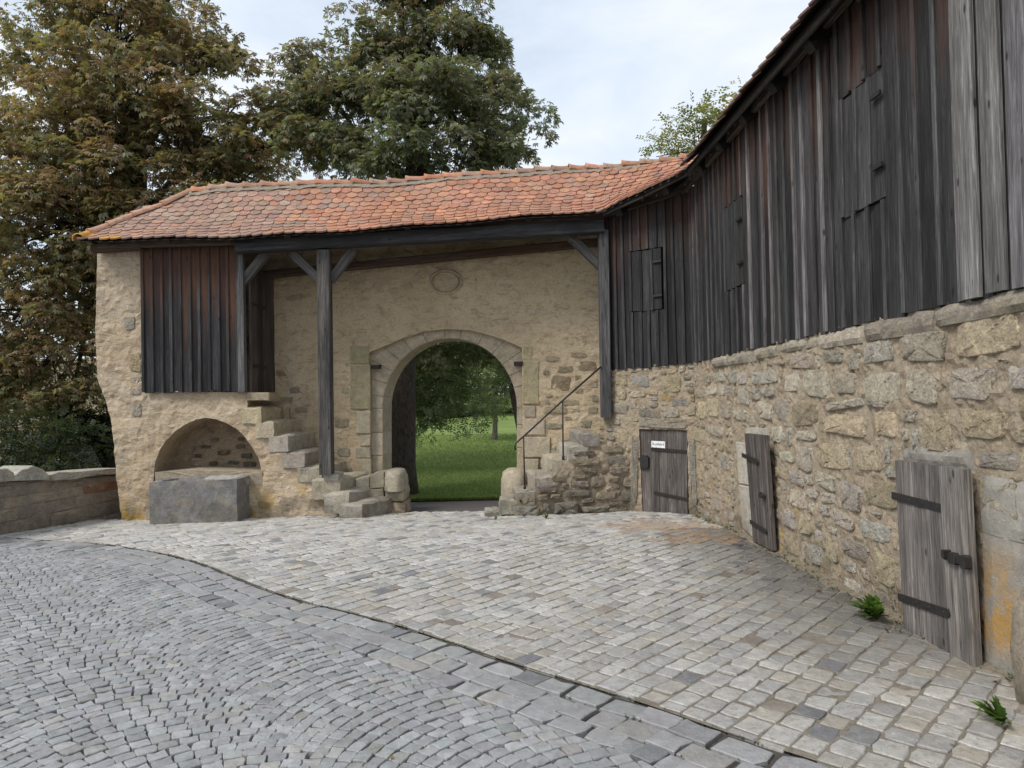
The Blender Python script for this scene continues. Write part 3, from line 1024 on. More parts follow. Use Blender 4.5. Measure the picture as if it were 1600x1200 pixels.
# the ring of voussoirs: each stone its own part
def ring_stone(a0, a1, kind=None, tint=None):
    """Voussoir between two angles of the arch, from the arch edge to the rebate outline."""
    inner, outer_ = [], []
    for k in range(5):
        t = a0 + (a1 - a0) * k / 4
        inner.append((703 - 104.5 * math.cos(t), 638 - 109 * math.sin(t)))
        dx, dy = -math.cos(t), -math.sin(t)
        s = 90
        while s < 190:
            x, y = 703 + dx * s, 638 + dy * s
            yy = np.interp(x, [q[0] for q in hood], [q[1] for q in hood])
            if y < yy or x < 577 or x > 816:
                break
            s += .5
        outer_.append((703 + dx * (s + 3), 638 + dy * (s + 3)))
    return inner, outer_
cuts = [0, .17, .36, .55, .74, .97, 1.22, 1.5, 1.72, 2.0, 2.25, 2.47, 2.66, 2.84, math.pi]
def block_from_px(name, fr, outline, off, depth, parent, mat, tint, amp=0.006, gap=0.004):
    P = [np.array(q) for q in pxs(fr, outline, off)]
    cen = sum(P) / len(P)
    P = [q + unit(cen - q) * gap for q in P]
    D = dens([tuple(q) for q in P], .09)
    m = MB()
    n = len(D)
    def ringp(sh, o):
        out = []
        for q in D:
            q = np.array(q)
            q = q + unit(cen - q) * sh
            p = fr.p(q[0], q[1], o)
            out.append(p + fr.n * amp * fbm(p, 7, 4))
        return out
    r0, r1, r2 = ringp(0, off - depth), ringp(0, off - .012), ringp(.012, off)
    cp = fr.p(cen[0], cen[1], off)
    vs = r0 + r1 + r2 + [cp + fr.n * amp * fbm(cp, 7, 4)]
    area = sum(D[i][0] * D[(i + 1) % n][1] - D[(i + 1) % n][0] * D[i][1] for i in range(n))
    fs = []
    for k in (0, n):
        for i in range(n):
            j = (i + 1) % n
            q4 = (k + i, k + j, k + n + j, k + n + i)
            fs.append(q4 if area > 0 else q4[::-1])
    for i in range(n):
        t = (2 * n + i, 2 * n + (i + 1) % n, 3 * n)
        fs.append(t if area > 0 else t[::-1])
    m.add(vs, fs)
    return link(name, m.mesh(name, mat), parent, None, tint)
def quad_block(name, fr, corners, off, depth, parent, mat, tint, amp=.012, res=.07, rnd=.02, px=True):
    """Rough four-sided block: a fine uneven face with worn edges; corners bottom left, bottom right, top right, top left."""
    Q = [np.array(q, float) for q in (pxs(fr, corners, off) if px else corners)]
    nx = max(3, int(np.linalg.norm(Q[1] - Q[0]) / res))
    ny = max(3, int(np.linalg.norm(Q[3] - Q[0]) / res))
    m = MB()
    vs, fs = [], []
    for j in range(ny + 1):
        for i in range(nx + 1):
            a, b = i / nx, j / ny
            q = (Q[0] * (1 - a) + Q[1] * a) * (1 - b) + (Q[3] * (1 - a) + Q[2] * a) * b
            e = (i in (0, nx)) + (j in (0, ny))
            p = fr.p(q[0], q[1], off - rnd * (.55 if e == 1 else 1.0 if e == 2 else 0))
            w = amp * (fbm(p, 4, 7, 4) + .6 * fbm(p, 14, 2, 3))
            vs.append(p + fr.n * w + np.array([0, 0, .5 * w if j == ny else 0]))
    for j in range(ny):
        for i in range(nx):
            a = j * (nx + 1) + i
            fs.append((a, a + 1, a + nx + 2, a + nx + 1))
    ring = [i for i in range(nx)] + [j * (nx + 1) + nx for j in range(ny)] + [ny * (nx + 1) + nx - i for i in range(nx)] + [(ny - j) * (nx + 1) for j in range(ny)]
    b0 = len(vs)
    vs += [vs[i] - fr.n * depth for i in ring]
    n = len(ring)
    for k in range(n):
        k2 = (k + 1) % n
        fs.append((ring[k], b0 + k, b0 + k2, ring[k2]))
    m.add(vs, fs)
    return link(name, m.mesh(name, mat), parent, None, tint)
ASHT = [(0.45, 0.38, 0.28), (0.48, 0.41, 0.31), (0.43, 0.365, 0.275), (0.46, 0.40, 0.31)]
for i in range(len(cuts) - 1):
    a, b = ring_stone(cuts[i], cuts[i + 1])
    block_from_px('voussoir', GW, a + b[::-1], -0.085, 0.62, gate, M_ASH, jit((.43, .365, .27), .03), 0.010, .0012)
for side in (0, 1):
    yj = [638, 676, 712, 748, 800, 840] if side == 0 else [638, 664, 700, 745, 800, 840]
    for k in range(5):
        x0, x1 = ((574, 598.5) if side == 0 else (807.5, 820))
        block_from_px('jamb_stone', GW, [(x0, yj[k]), (x1, yj[k]), (x1, yj[k + 1]), (x0, yj[k + 1])], -0.085, 0.62, gate, M_ASH, jit(random.choice(ASHT), .05), 0.01, .002)
# ashlar blocks beside the arch
for q in ((546, 541, 577, 569), (547, 571, 579, 640)):
    block_from_px('quoin', GW, [(q[0], q[1]), (q[2], q[1]), (q[2], q[3]), (q[0], q[3])], 0.018, 0.1, gate, M_ASH, (0.36, 0.315, 0.20), 0.012)
for q in ((556, 642, 579, 678), (562, 680, 579, 697), (555, 699, 579, 716), (564, 718, 580, 748), (819, 634, 837, 652), (818, 654, 852, 680), (818, 683, 860, 715), (818, 717, 842, 741)):
    block_from_px('quoin', GW, [(q[0], q[1]), (q[2], q[1]), (q[2], q[3]), (q[0], q[3])], 0.022, 0.1, gate, M_ASH, jit((0.45, 0.39, 0.29), .08), 0.014)
for q in ((817, 541, 832, 562), (817, 564, 842, 632)):
    block_from_px('quoin', GW, [(q[0], q[1]), (q[2], q[1]), (q[2], q[3]), (q[0], q[3])], 0.018, 0.1, gate, M_ASH, (0.40, 0.345, 0.215), 0.008)
# rubble showing through the plaster of the gate wall
u0 = GW.px(840, 560)[0]
u1 = GW.px(950, 560)[0]
sw = StoneWall(GW, gate, 'rubble_stone', M_ST, u0, u1 + .25, -.1, 2.6)
for (x, y, w, h, t) in ((876, 600, 40, 27, (.34, .26, .165)), (884, 577, 28, 12, (.36, .28, .18)), (863, 561, 28, 8, (.38, .31, .21)), (904, 555, 30, 11, (.36, .28, .18)), (918, 572, 32, 18, (.37, .29, .19)),
                        (853, 582, 12, 8, (.38, .3, .2)), (904, 590, 13, 9, (.37, .28, .17)), (892, 629, 32, 12, (.42, .35, .24)), (915, 662, 20, 13, (.40, .36, .25)), (866, 665, 30, 10, (.42, .36, .26)), (926, 640, 18, 12, (.36, .3, .22)),
                        (867, 640, 40, 12, (.42, .36, .25)), (905, 610, 16, 10, (.38, .31, .21)), (925, 600, 18, 14, (.38, .33, .25)), (930, 622, 12, 12, (.4, .34, .25))):
    u, z = GW.px(x, y)
    ua = GW.px(x + w / 2, y)[0]
    zb = GW.px(x, y - h / 2)[1]
    sw.put(u, z, 2 * (ua - u), 2 * (zb - z), tuple(q * 1.2 for q in t), 0.014)
sw.fill([(.14, .28, .06, .1, .012), (.08, .15, .04, .08, .008)], lambda u: 2.0, 160, None, [(.50, .43, .31), (.47, .40, .29), (.53, .46, .36), (.44, .38, .29)])
sw.build(300, 0.002, (.008, .018))
# a few on the left part
sw = StoneWall(GW, gate, 'rubble_stone', M_ST, GW.px(425, 560)[0], GW.px(545, 560)[0], 0.2, 2.8)
for (x, y, w, h, t) in ((441, 583, 22, 11, (.36, .26, .15)), (461, 609, 20, 12, (.30, .26, .20)), (445, 625, 30, 12, (.40, .33, .23)), (535, 660, 26, 16, (.40, .33, .23)), (470, 640, 22, 9, (.37, .32, .24)), (448, 641, 14, 8, (.36, .3, .22)),
                        (540, 610, 14, 9, (.41, .35, .25)), (538, 570, 16, 8, (.44, .38, .28)), (537, 706, 22, 16, (.42, .36, .27)), (541, 735, 20, 14, (.42, .36, .27))):
    u, z = GW.px(x, y)
    sw.put(u, z, w * .0104, h * .0104, tuple(q * 1.25 for q in t), 0.010)
sw.build(300, 0.002)
# oval medallion
mcx = GW.px(697, 441)
ru, rz = GW.px(721, 441)[0] - mcx[0], GW.px(697, 423)[1] - mcx[1]
for nm, k, th, dep in (('medallion_ring', 1.0, .022, .060), ('medallion_ring', 0.80, .014, .052)):
    m = MB()
    vs, fs = [], []
    n = 40
    for i in range(n):
        t = 2 * math.pi * i / n
        for a, b in ((th, -.02), (th, dep * .5), (0, dep), (-th, dep * .5), (-th, -.02)):
            p = GW.p(mcx[0] + (ru * k + a) * math.cos(t), mcx[1] + (rz * k + a) * math.sin(t), b)
            vs.append(p)
    for i in range(n):
        j = (i + 1) % n
        for q in range(4):
            fs.append((i * 5 + q, j * 5 + q, j * 5 + q + 1, i * 5 + q + 1)[::-1])
    m.add(vs, fs)
    link(nm, m.mesh(nm, M_ASH, True), gate, None, (0.50, 0.40, 0.27))
m = MB()
vs, fs = [GW.p(mcx[0], mcx[1], .046)], []
for rr, o in ((.45, .042), (.78, .030)):
    for i in range(28):
        t = 2 * math.pi * i / 28
        vs.append(GW.p(mcx[0] + ru * rr * math.cos(t), mcx[1] + rz * rr * math.sin(t), o + random.uniform(-.004, .004)))
for i in range(28):
    j = (i + 1) % 28
    fs += [(0, 1 + i, 1 + j), (1 + i, 29 + i, 29 + j, 1 + j)]
m.add(vs, fs)
link('medallion_field', m.mesh('medallion_field', M_ASH), gate, None, (0.47, 0.375, 0.25))
# hinge brackets
for x, y in ((587, 573), (810, 568)):
    u, z = GW.px(x, y)
    m = MB()
    m.box(GW.mat(u, z, -.1), -.07, .07, -.03, .03, 0, .14)
    link('hinge_bracket', m.mesh('hinge_bracket', M_RUST), gate)

# front wall: left pier and niche wall
fo = [(152, 392), (229, 392), (228, 612), (386, 613), (386, 652), (405, 652), (405, 674), (426, 674), (426, 696), (448, 696), (448, 720), (473, 720), (473, 742), (500, 742), (500, 770), (524, 770), (524, 790), (545, 792), (550, 845), (188, 845), (190, 805), (184, 770),
      (181, 735), (178, 690), (173, 660), (164, 625), (152, 590), (150, 540), (151, 470)]
po = [(u, max(z, -.4)) for u, z in pxs(FR, fo)]
niche_px = [(239, 760), (240, 738), (243, 720), (250, 702), (260, 687), (273, 674), (289, 663), (305, 656), (321, 652.5), (338, 655), (355, 661), (371, 671), (384, 684), (395, 699), (403, 716), (408, 735), (410, 760)]
ni = pxs(FR, niche_px)
mb = sheet(FR, po, [ni], 0.05, 0.032, 2.8, 8.0, 0, 0.62)
link('niche_wall', mb.mesh('niche_wall', M_PL, False), gate)
m = MB()
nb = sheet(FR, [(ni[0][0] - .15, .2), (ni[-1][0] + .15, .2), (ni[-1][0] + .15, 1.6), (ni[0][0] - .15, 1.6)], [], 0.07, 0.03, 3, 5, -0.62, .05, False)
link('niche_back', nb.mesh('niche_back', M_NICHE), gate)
sw = StoneWall(FR, gate, 'rubble_stone', M_ST, ni[0][0], ni[-1][0], .4, 1.4)
for (x, y, w, h) in ((336, 687, 14, 6), (375, 698, 16, 7), (322, 698, 18, 6), (350, 707, 22, 7), (385, 712, 20, 8), (390, 725, 22, 9), (333, 724, 14, 7), (365, 722, 18, 6), (310, 712, 14, 7), (377, 686, 12, 6)):
    u, z = FR.px(x, y, -.62)
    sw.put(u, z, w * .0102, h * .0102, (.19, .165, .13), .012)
sw.build(300, -0.60)
# stones showing in the pier
for (x, y, w, h, t) in ((203, 505, 20, 26, (.37, .36, .33)), (211, 567, 22, 34, (.46, .36, .20)), (213, 602, 22, 30, (.44, .40, .33)), 
                        (214, 640, 18, 24, (.40, .37, .33)), (179, 690, 0, 0, None)):
    if t:
        u, z = FR.px(x, y)
        vs, fs = RUB[random.randrange(18)]
        m = MB()
        m.add(vs, fs)
        link('rubble_stone', m.mesh('pier_stone', M_ST), gate, FR.mat(u, z, .002) @ Matrix.Diagonal((w * .0098, h * .0098, .014, 1)), tuple(q * .7 + p_ * .45 for q, p_ in zip(t, (.48, .39, .28))))

# shed: vertical boards and battens
shed_top = FR.px(300, 380)[1]
ua, ub = FR.px(227, 500)[0], FR.px(373, 500)[0]
zb0, zt0 = FR.px(300, 612)[1], FR.px(300, 381)[1]
n = 10
bw = (ub - ua) / n
for i in range(n):
    z0 = zb0 + random.uniform(-.012, .012)
    board('plank', gate, FR.vmat(ua + (i + .5) * bw, z0, .035), bw - .010, .028, zt0 - z0, jit(DARKW, .3), random.uniform(.6, 1.1), zt0 - .38)
for i in range(n + 1):
    z0 = zb0 + random.uniform(-.02, .006)
    board('batten', gate, FR.vmat(ua + i * bw + random.uniform(-.006, .006), z0, .063), .045, .022, zt0 - z0, jit((.04, .039, .04), .25), .8, zt0 - .30)
# shed side: corner post, plank door and strap hinges
cp = FR.p(FR.px(380, 500)[0], zb0, 0.06)
board('corner_post', gate, FR.vmat(FR.px(380, 500)[0], zb0 - .02, .02), .10, .10, FR.px(380, 396)[1] - zb0 + .02, (.10, .098, .096), .2, zt0)
sA = FR.p(FR.px(386, 500)[0], 0, -.02)
sB = GW.p(GW.px(424, 500)[0], 0, 0)
SD = Frame((sA[0], sA[1]), (sB[0], sB[1]))
sdoor = None
nw = 4
for i in range(nw):
    w = SD.len / nw
    o = board('door_plank', gate, SD.vmat((i + .5) * w, zb0 - .03, .02), w - .006, .03, 1.9, jit((.075, .06, .052), .2), .25, zt0 + .3)
for x, y in ((0.05, 1.30), (0.05, .37)):
    m = MB()
    m.box(SD.mat(x, zb0 + y, .05), 0, SD.len * .55, -.022, .022, 0, .012)
    link('strap_hinge', m.mesh('strap_hinge', M_RUST), gate)
# stone sill below the shed door
block_from_px('sill_stone', FR, [(384, 613), (421, 613), (421, 626), (384, 626)], .05, .5, gate, M_STEP, (.40, .33, .23))
# small gap board over the pier
q0, q1 = FR.p(FR.px(153, 392)[0], FR.px(153, 392)[1], .08), FR.p(FR.px(229, 387)[0], FR.px(229, 387)[1], .08)
beam('plate_board', gate, q0, q1, .12, .12, BROWNW, FR.n, .8, 4.2)
# gallery post, braces, beam
def fpt(x, y, off=0.0):
    u, z = FR.px(x, y, off)
    return FR.p(u, z, off)
beam('gallery_beam', gate, fpt(374, 388, .06), fpt(941, 357, .06), .2, .19, (.042, .041, .042), FR.n)
pb, pt = fpt(513, 740, .02), fpt(509, 394, .02)
post = beam('gallery_post', gate, pb, pt, .19, .185, (.078, .072, .067), FR.n)
def brace(a, b, h=.13):
    beam('brace', gate, fpt(*a, -.03), fpt(*b, -.03), .10, h, (.095, .088, .082), FR.n)
brace((380, 443), (418, 396))
brace((503, 440), (458, 396))
brace((517, 440), (553, 392))
brace((941, 420), (890, 371))
u, z = FR.px(516, 745, .1)
block_from_px('post_base', FR, [(503, 739), (530, 741), (529, 752), (506, 752)], .14, .34, gate, M_STEP, (.45, .42, .36), .02)
# hooks along the beam
m = MB()
for k in range(24):
    f = (k + .5) / 24
    x = 382 + f * 560
    y = 382 - f * 31
    p = fpt(x, y, .09)
    m.tube([p, p + FR.n * .03 + np.array([0, 0, -.005]), p + FR.n * .035 + np.array([0, 0, -.035])], [.0045] * 3, 4)
link('hooks', m.mesh('hooks', M_WHITE), gate, kind='stuff')

# roof surface: eave and ridge lines
E_px = [(124, 373, 10.22), (250, 372, 10.22), (375, 369, 10.22), (480, 364, 10.24), (636, 353, 10.28), (792, 340, 10.32), (939, 329, 10.35), (1003, 300, 9.85), (1068, 266, 9.30)]
R_px = [(120, 305, 11.3), (275, 300, 11.32), (387, 294, 11.34), (487, 288, 11.38), (636, 283, 11.44), (792, 272, 11.5), (927, 261, 11.6), (1005, 256, 11.5), (1090, 250, 11.2)]
EP = [at(*q) for q in E_px]
RP = [at(*q) for q in R_px]
ss = [0]
for i in range(1, len(EP)):
    ss.append(ss[-1] + np.linalg.norm(EP[i] - EP[i - 1]))
def lerp_poly(P, s):
    i = min(max(int(np.searchsorted(ss, s)) - 1, 0), len(ss) - 2)
    f = (s - ss[i]) / (ss[i + 1] - ss[i])
    return P[i] + (P[i + 1] - P[i]) * f
def roof(s, t):
    a, b = lerp_poly(EP, s), lerp_poly(RP, s)
    sag = -0.10 * math.sin(math.pi * t) - .02 * math.sin(s * 1.9) * t - 0.012 * math.sin(s * 3.7 + 4 * t)
    return a + (b - a) * t + np.array([0, 0, sag])
s_hip1 = 1.40
def hip(t):
    return s_hip1 * (t ** 1.35) if t > 0 else 0
STOT = ss[-1]
# boarding below the tiles
m = MB()
NS, NTt = 60, 8
vs, fs = [], []
for i in range(NS + 1):
    for k in range(NTt + 1):
        t = k / NTt
        s0 = hip(t)
        vs.append(roof(s0 + (STOT - s0) * i / NS, t) + np.array([0, 0.01, -.035]))
for i in range(NS):
    for k in range(NTt):
        a = i * (NTt + 1) + k
        fs.append((a, a + NTt + 1, a + NTt + 2, a + 1))
m.add(vs, fs)
# back slope and hip slope so the roof is a body
b0 = len(vs)
rr = [roof(hip(1) + (STOT - hip(1)) * i / 20, 1.0) for i in range(21)]
bk = [q + np.array([0, 1.15, -1.05]) for q in rr]
m.add(rr + bk, [(i, i + 1, 22 + i, 21 + i) for i in range(20)])
hh = [roof(hip(k / 8), k / 8) for k in range(9)]
hb = [q + np.array([.12, 2.2 * (1 - k / 8) + .05, 0]) for k, q in enumerate(hh)]
m.add(hh + hb, [(k, k + 1, 10 + k, 9 + k) for k in range(8)])
link('roof_boarding', m.mesh('roof_boarding', M_DARK), gate)
# tiles
def tile_outline(w, l, r=.5):
    o = [(-w / 2, 0), (w / 2, 0), (w / 2, l - w * .26)]
    for k in range(1, 6):
        t = k / 6
        o.append((w / 2 - w * t, l - w * .26 + w * .26 * math.sin(math.pi * t)))
    o.append((-w / 2, l - w * .26))
    return o
def tile_geo(seed):
    r = random.Random(seed)
    o = tile_outline(1, 1.5)
    o = [(x + (r.uniform(-.015, .015) if i > 1 else 0), y + (r.uniform(-.03, .03) if i > 1 else 0)) for i, (x, y) in enumerate(o)]
    n = len(o)
    vs = [(x, y, 0.0) for x, y in o] + [(x, y, -1.0) for x, y in o]
    fs = [tuple(range(n))[::-1], tuple(range(n, 2 * n))]
    fs += [(i, (i + 1) % n, n + (i + 1) % n, n + i) for i in range(n)]
    return vs, fs
TILES = [tile_geo(k) for k in range(8)]
TM = []
for vs, fs in TILES:
    m = MB()
    m.add(vs, fs)
    TM.append(m.mesh('roof_tile', M_TILE))
RED = [(0.385, 0.172, 0.105), (0.41, 0.195, 0.12), (0.365, 0.172, 0.115), (0.43, 0.215, 0.13), (0.345, 0.158, 0.105), (0.375, 0.188, 0.13)]
OLD = [(0.33, 0.20, 0.15), (0.29, 0.185, 0.145), (0.34, 0.235, 0.18), (0.27, 0.175, 0.14), (0.37, 0.205, 0.145), (0.31, 0.195, 0.15)]
NR = 12
tiles = []
TW = 0.155
for k in range(NR):
    t = k / NR
    s = hip(t) + (0.5 if k % 2 else 0) * TW - 0.02
    while s < STOT - .03:
        w = TW * (1.0 if s < ss[6] else 0.9)
        p = roof(min(s + w / 2, STOT - .01), t)
        pu = roof(min(s + w / 2, STOT - .01), min(1, t + .08))
        pr = roof(min(s + w, STOT), t)
        pl_ = roof(s, t)
        xw = np.linalg.norm(pr - pl_)
        yv = unit(p - pu)
        xv = pr - pl_
        xv = unit(xv - (xv @ yv) * yv)
        zv = np.cross(xv, yv)
        if zv[2] < 0:
            zv = -zv
            xv = -xv
        pxp = proj(p)[0]
        old = 1 / (1 + math.exp((pxp + 40 * math.sin(k * 1.7) - 470) / 45))
        nz = .5 + .9 * noise.noise(Vector((s * 1.3, k * .35, 3.1)))
        tint = random.choice(OLD) if nz * .4 + random.random() * .6 < old else random.choice(RED)
        if nz < .22 and random.random() < .5:
            tint = tuple(np.array(tint) * .75 + np.array((.36, .31, .24)) * .2)
        if random.random() < .05:
            tint = random.choice(OLD)
        if pxp < 185 and k < 2 and random.random() < .6:
            tint = (.50, .25, .06)
        if k == NR - 1 and pxp < 480:
            tint = tuple(np.array(tint) * .6 + np.array((.42, .37, .24)) * .4)
        row = np.linalg.norm(roof(s, min(1, t + 1 / NR)) - roof(s, t))
        Lt = row * 1.85
        # tile top edge is up-slope; its rounded end reaches a little below the row line
        org = p + yv * (row * .12) - yv * Lt + zv * 0.0
        tilt = Matrix.Rotation(-0.075 + random.gauss(0, .012), 4, 'X')
        M = frame_mat(org, xv, yv, zv) @ Matrix.Rotation(random.gauss(0, .018), 4, 'Z')
        # raise the lower end so that courses overlap
        M = frame_mat(org + zv * .004, xv, yv, zv) @ Matrix.Rotation(0.085 + random.gauss(0, .014), 4, 'X') @ Matrix.Rotation(random.gauss(0, .02), 4, 'Z')
        M = M @ Matrix.Diagonal((xw * .965, Lt / 1.5, .021, 1))
        tiles.append((M, jit(tint, .09, .02), random.randrange(8), p))
        s += w
tiles.sort(key=lambda q: -1 / max(.1, np.linalg.norm(q[3] - EYE)) - (0.2 if 0 < proj(q[3])[0] < 1075 else 0) + random.uniform(0, .001))
mass = MB()
for i, (M, tint, k, p) in enumerate(tiles):
    if i < 300:
        link('roof_tile', TM[k], gate, M, tint)
    else:
        mass.add([M @ Vector(q) for q in TILES[k][0]], TILES[k][1], tint)
if mass.v:
    link('upper_roof_tiles', mass.mesh('upper_roof_tiles', M_TILE), gate, kind='stuff')
print('roof tiles', len(tiles))
# ridge and hip tiles
def half_round(p, d, up, Lr, r, tint, parent, name):
    x = unit(d)
    z = unit(up - (up @ x) * x)
    y = np.cross(z, x)
    m = MB()
    vs, fs = [], []
    n = 8
    for (l, k) in ((0, .95), (Lr * .8, 1.16), (Lr, 1.38), (Lr, 1.1)):
        for i in range(n + 1):
            a = math.pi * (i / n) * 1.1 - .05 * math.pi
            vs.append((l, math.cos(a) * r * k, math.sin(a) * r * k * .8 - .03))
    for l in range(3):
        for i in range(n):
            a = l * (n + 1) + i
            fs.append((a, a + 1, a + n + 2, a + n + 1)[::-1])
    m.add(vs, fs)
    return link(name, m.mesh(name, M_TILE, True), parent, frame_mat(p, x, y, z), tint)
s = hip(1.0) + .02
while s < STOT - .1:
    a, b = roof(s + .285, 1.0) + np.array([0, 0, -.012]), roof(s, 1.0) + np.array([0, 0, .02])
    d = b - a
    half_round(a + np.array([0, 0, .015 + random.uniform(-.01, .012)]), d, np.array([0, 0, 1.0]), np.linalg.norm(d) - .01, .085, jit(random.choice([(.44, .20, .12), (.40, .21, .14), (.47, .19, .10), (.38, .24, .17)]), .1), gate, 'ridge_tile')
    s += .27
hp = [roof(hip(k / 5.0), k / 5.0) for k in range(6)]
for k in range(5):
    a, b = hp[k + 1], hp[k]
    half_round(a + np.array([-.03, 0, .03]), b - a, np.array([-.2, -.2, 1.0]), np.linalg.norm(b - a), .075, (.50, .25, .05) if k == 0 else jit((.42, .23, .16), .1), gate, 'hip_tile')
m = MB()
vs, fs = [], []
n = 70
for i in range(n + 1):
    s = hip(1) + (STOT - hip(1)) * i / n
    p = roof(s, 1.0)
    vs += [p + np.array([0, -.115, -.085 + random.uniform(-.012, .012)]), p + np.array([0, -.06, .015 + random.uniform(-.01, .01)])]
for i in range(n):
    fs.append((2 * i, 2 * i + 2, 2 * i + 3, 2 * i + 1))
m.add(vs, fs)
link('ridge_mortar', m.mesh('ridge_mortar', M_MORTG), gate)
# fascia board below the eave, rafter feet
for (a, b, oa) in (((154, 383), (374, 377), .2), ((374, 377), (640, 362), .2), ((640, 362), (944, 339), .2)):
    beam('fascia_board', gate, fpt(*a, oa), fpt(*b, oa), .03, .115, (.075, .056, .045), FR.n, .5, 4.4)
for k in range(9):
    x = 180 + k * 92
    y = np.interp(x, [150, 375, 944], [379, 375, 335])
    p = fpt(x, y, .05)
    beam('rafter_foot', gate, p + FR.n * .28 + np.array([0, 0, .0]), p - FR.n * .8 + np.array([0, 0, .75]), .10, .09, BROWNW, np.array([0, 0, -1.0]))
# ceiling plate at the back of the gallery
beam('rear_plate', gate, GW.p(.4, 3.62, .12), GW.p(6.55, 4.02, .12), .12, .12, (.07, .05, .04), GW.n, .6, 4.4)

# ------------------------------------------------------------------ stairs
def step_block(name, parent, xf, yt, yb, back_dx, depth_l, tint, fr0=FR, off0=.03, off1=None, length=.55, skew=0.0):
    """A step seen from its end: front right edge at pixel xf, top and bottom rows yt, yb; it runs back to the gate wall."""
    uf, zt_ = fr0.px(xf, yt, off0)
    _, zb_ = fr0.px(xf, yb, off0)
    pr = fr0.p(uf, zt_, off0)
    back = GW.p(0, 0, .02)
    # depth to the gate wall along -n
    dist = depth_l
    pbk = pr - fr0.n * dist + fr0.u * back_dx
    lf = pr - fr0.u * length
    lb = pbk - fr0.u * length
    top = [lf, pr, pbk, lb]
    m = MB()
    G = 8
    vs, fs = [], []
    def P(a, b, zz):
        x = top[0] + (top[1] - top[0]) * a + ((top[3] + (top[2] - top[3]) * a) - (top[0] + (top[1] - top[0]) * a)) * b
        return np.array([x[0], x[1], zz])
    rnd = random.Random(int(xf * 7))
    def J(p, k=.022):
        return p + np.array([fbm(p, 6, 1) * k, fbm(p, 6, 2) * k, fbm(p, 6, 3) * k])
    # top grid
    for j in range(G + 1):
        for i in range(G + 1):
            a, b = i / G, j / G
            ed = min(a, 1 - a, b, 1 - b)
            worn = -.016 * math.sin(math.pi * b) * a
            vs.append(J(P(.02 + .96 * a, .02 + .96 * b, zt_ - (.0 if ed > .15 else .006 if ed > 0 else .030) + worn)))
    for j in range(G):
        for i in range(G):
            a = j * (G + 1) + i
            fs.append((a, a + 1, a + G + 2, a + G + 1))
    border = [(i, 0) for i in range(G)] + [(G, j) for j in range(G)] + [(G - i, G) for i in range(G)] + [(0, G - j) for j in range(G)]
    n = len(border)
    b0 = len(vs)
    for lv in (0.16, .55, 1.0):
        for (i, j) in border:
            zz = zt_ - (zt_ - zb_) * lv
            vs.append(J(P(i / G, j / G, zz), .024 if lv < 1 else .015))
    for q in range(n):
        q2 = (q + 1) % n
        ia, ib = border[q][1] * (G + 1) + border[q][0], border[q2][1] * (G + 1) + border[q2][0]
        fs.append((ia, b0 + q, b0 + q2, ib))
        for l in range(2):
            fs.append((b0 + l * n + q, b0 + (l + 1) * n + q, b0 + (l + 1) * n + q2, b0 + l * n + q2))
    m.add(vs, fs)
    return link(name, m.mesh(name, M_STEP), parent, None, tint)
lst = thing('stone_staircase', 'worn stone staircase left of the archway climbing to the shed door', 'staircase', (-3, 10.8, 0))
for (xf, yt, yb, bd, dep, t, le) in ((407, 634, 662, .14, .95, (.52, .44, .29), .27), (427, 656, 684, .14, .95, (.47, .40, .29), .27), (450, 678, 706, .14, .95, (.44, .40, .33), .29), (475, 704, 730, .14, .95, (.36, .33, .28), .32),
                                     (503, 727, 752, .14, .95, (.42, .38, .30), .36)):
    step_block('step', lst, xf, yt, yb, bd, dep, jit(t, .05), length=le)
for (xf, yt, yb, bd, dep, t, off, le) in ((531, 745, 780, .26, .95, (.46, .41, .32), .10, .42), (545, 768, 802, .38, 1.0, (.44, .40, .33), .26, .36), (566, 786, 815, .40, .9, (.41, .38, .32), .38, .34)):
    step_block('step', lst, xf, yt, yb, bd, dep, jit(t, .05), off0=off, length=le)
# rubble filling under the flight, right of the niche wall
def rubble_lump(name, parent, cen, size, seed, mat, tint, flat=True):
    r = random.Random(seed)
    m = MB()
    vs, fs = [], []
    n, k = 12, 6
    for j in range(k + 1):
        v = math.pi * j / k - math.pi / 2
        for i in range(n):
            t = 2 * math.pi * i / n
            e_ = .62
            x = math.copysign(abs(math.cos(t)) ** e_, math.cos(t)) * abs(math.cos(v)) ** e_
            y = math.copysign(abs(math.sin(t)) ** e_, math.sin(t)) * abs(math.cos(v)) ** e_
            z = math.copysign(abs(math.sin(v)) ** e_, math.sin(v))
            d = 1 + .16 * noise.noise(Vector((x * 1.3 + seed, y * 1.3, z * 1.3))) + .07 * noise.noise(Vector((x * 4 + seed, y * 4, z * 4)))
            vs.append((x * size[0] / 2 * d, y * size[1] / 2 * d, z * size[2] / 2 * d))
    for j in range(k):
        for i in range(n):
            i2 = (i + 1) % n
            fs.append((j * n + i, j * n + i2, (j + 1) * n + i2, (j + 1) * n + i))
    m.add(vs, fs)
    return link(name, m.mesh(name, mat, True), parent, Matrix.Translation(Vector(cen)), tint)
AF = Frame((-4.0, 11.05), (2.0, 10.93))
for (P_, t) in (([(578, 742), (600, 738), (601, 762), (577, 764)], (.46, .41, .31)), ([(577, 765), (599, 763), (600, 786), (590, 788), (578, 783)], (.50, .44, .33)), ([(600, 760), (628, 759), (632, 772), (630, 784), (602, 783)], (.50, .43, .32)),
                ([(592, 788), (610, 785), (611, 806), (592, 806)], (.42, .37, .29)), ([(611, 785), (633, 786), (634, 806), (612, 806)], (.48, .38, .26)), ([(555, 748), (577, 745), (577, 772), (556, 772)], (.46, .41, .32))):
    block_from_px('rubble_stone', AF, P_, .0, .55, lst, M_STEP, t, .028, .003)
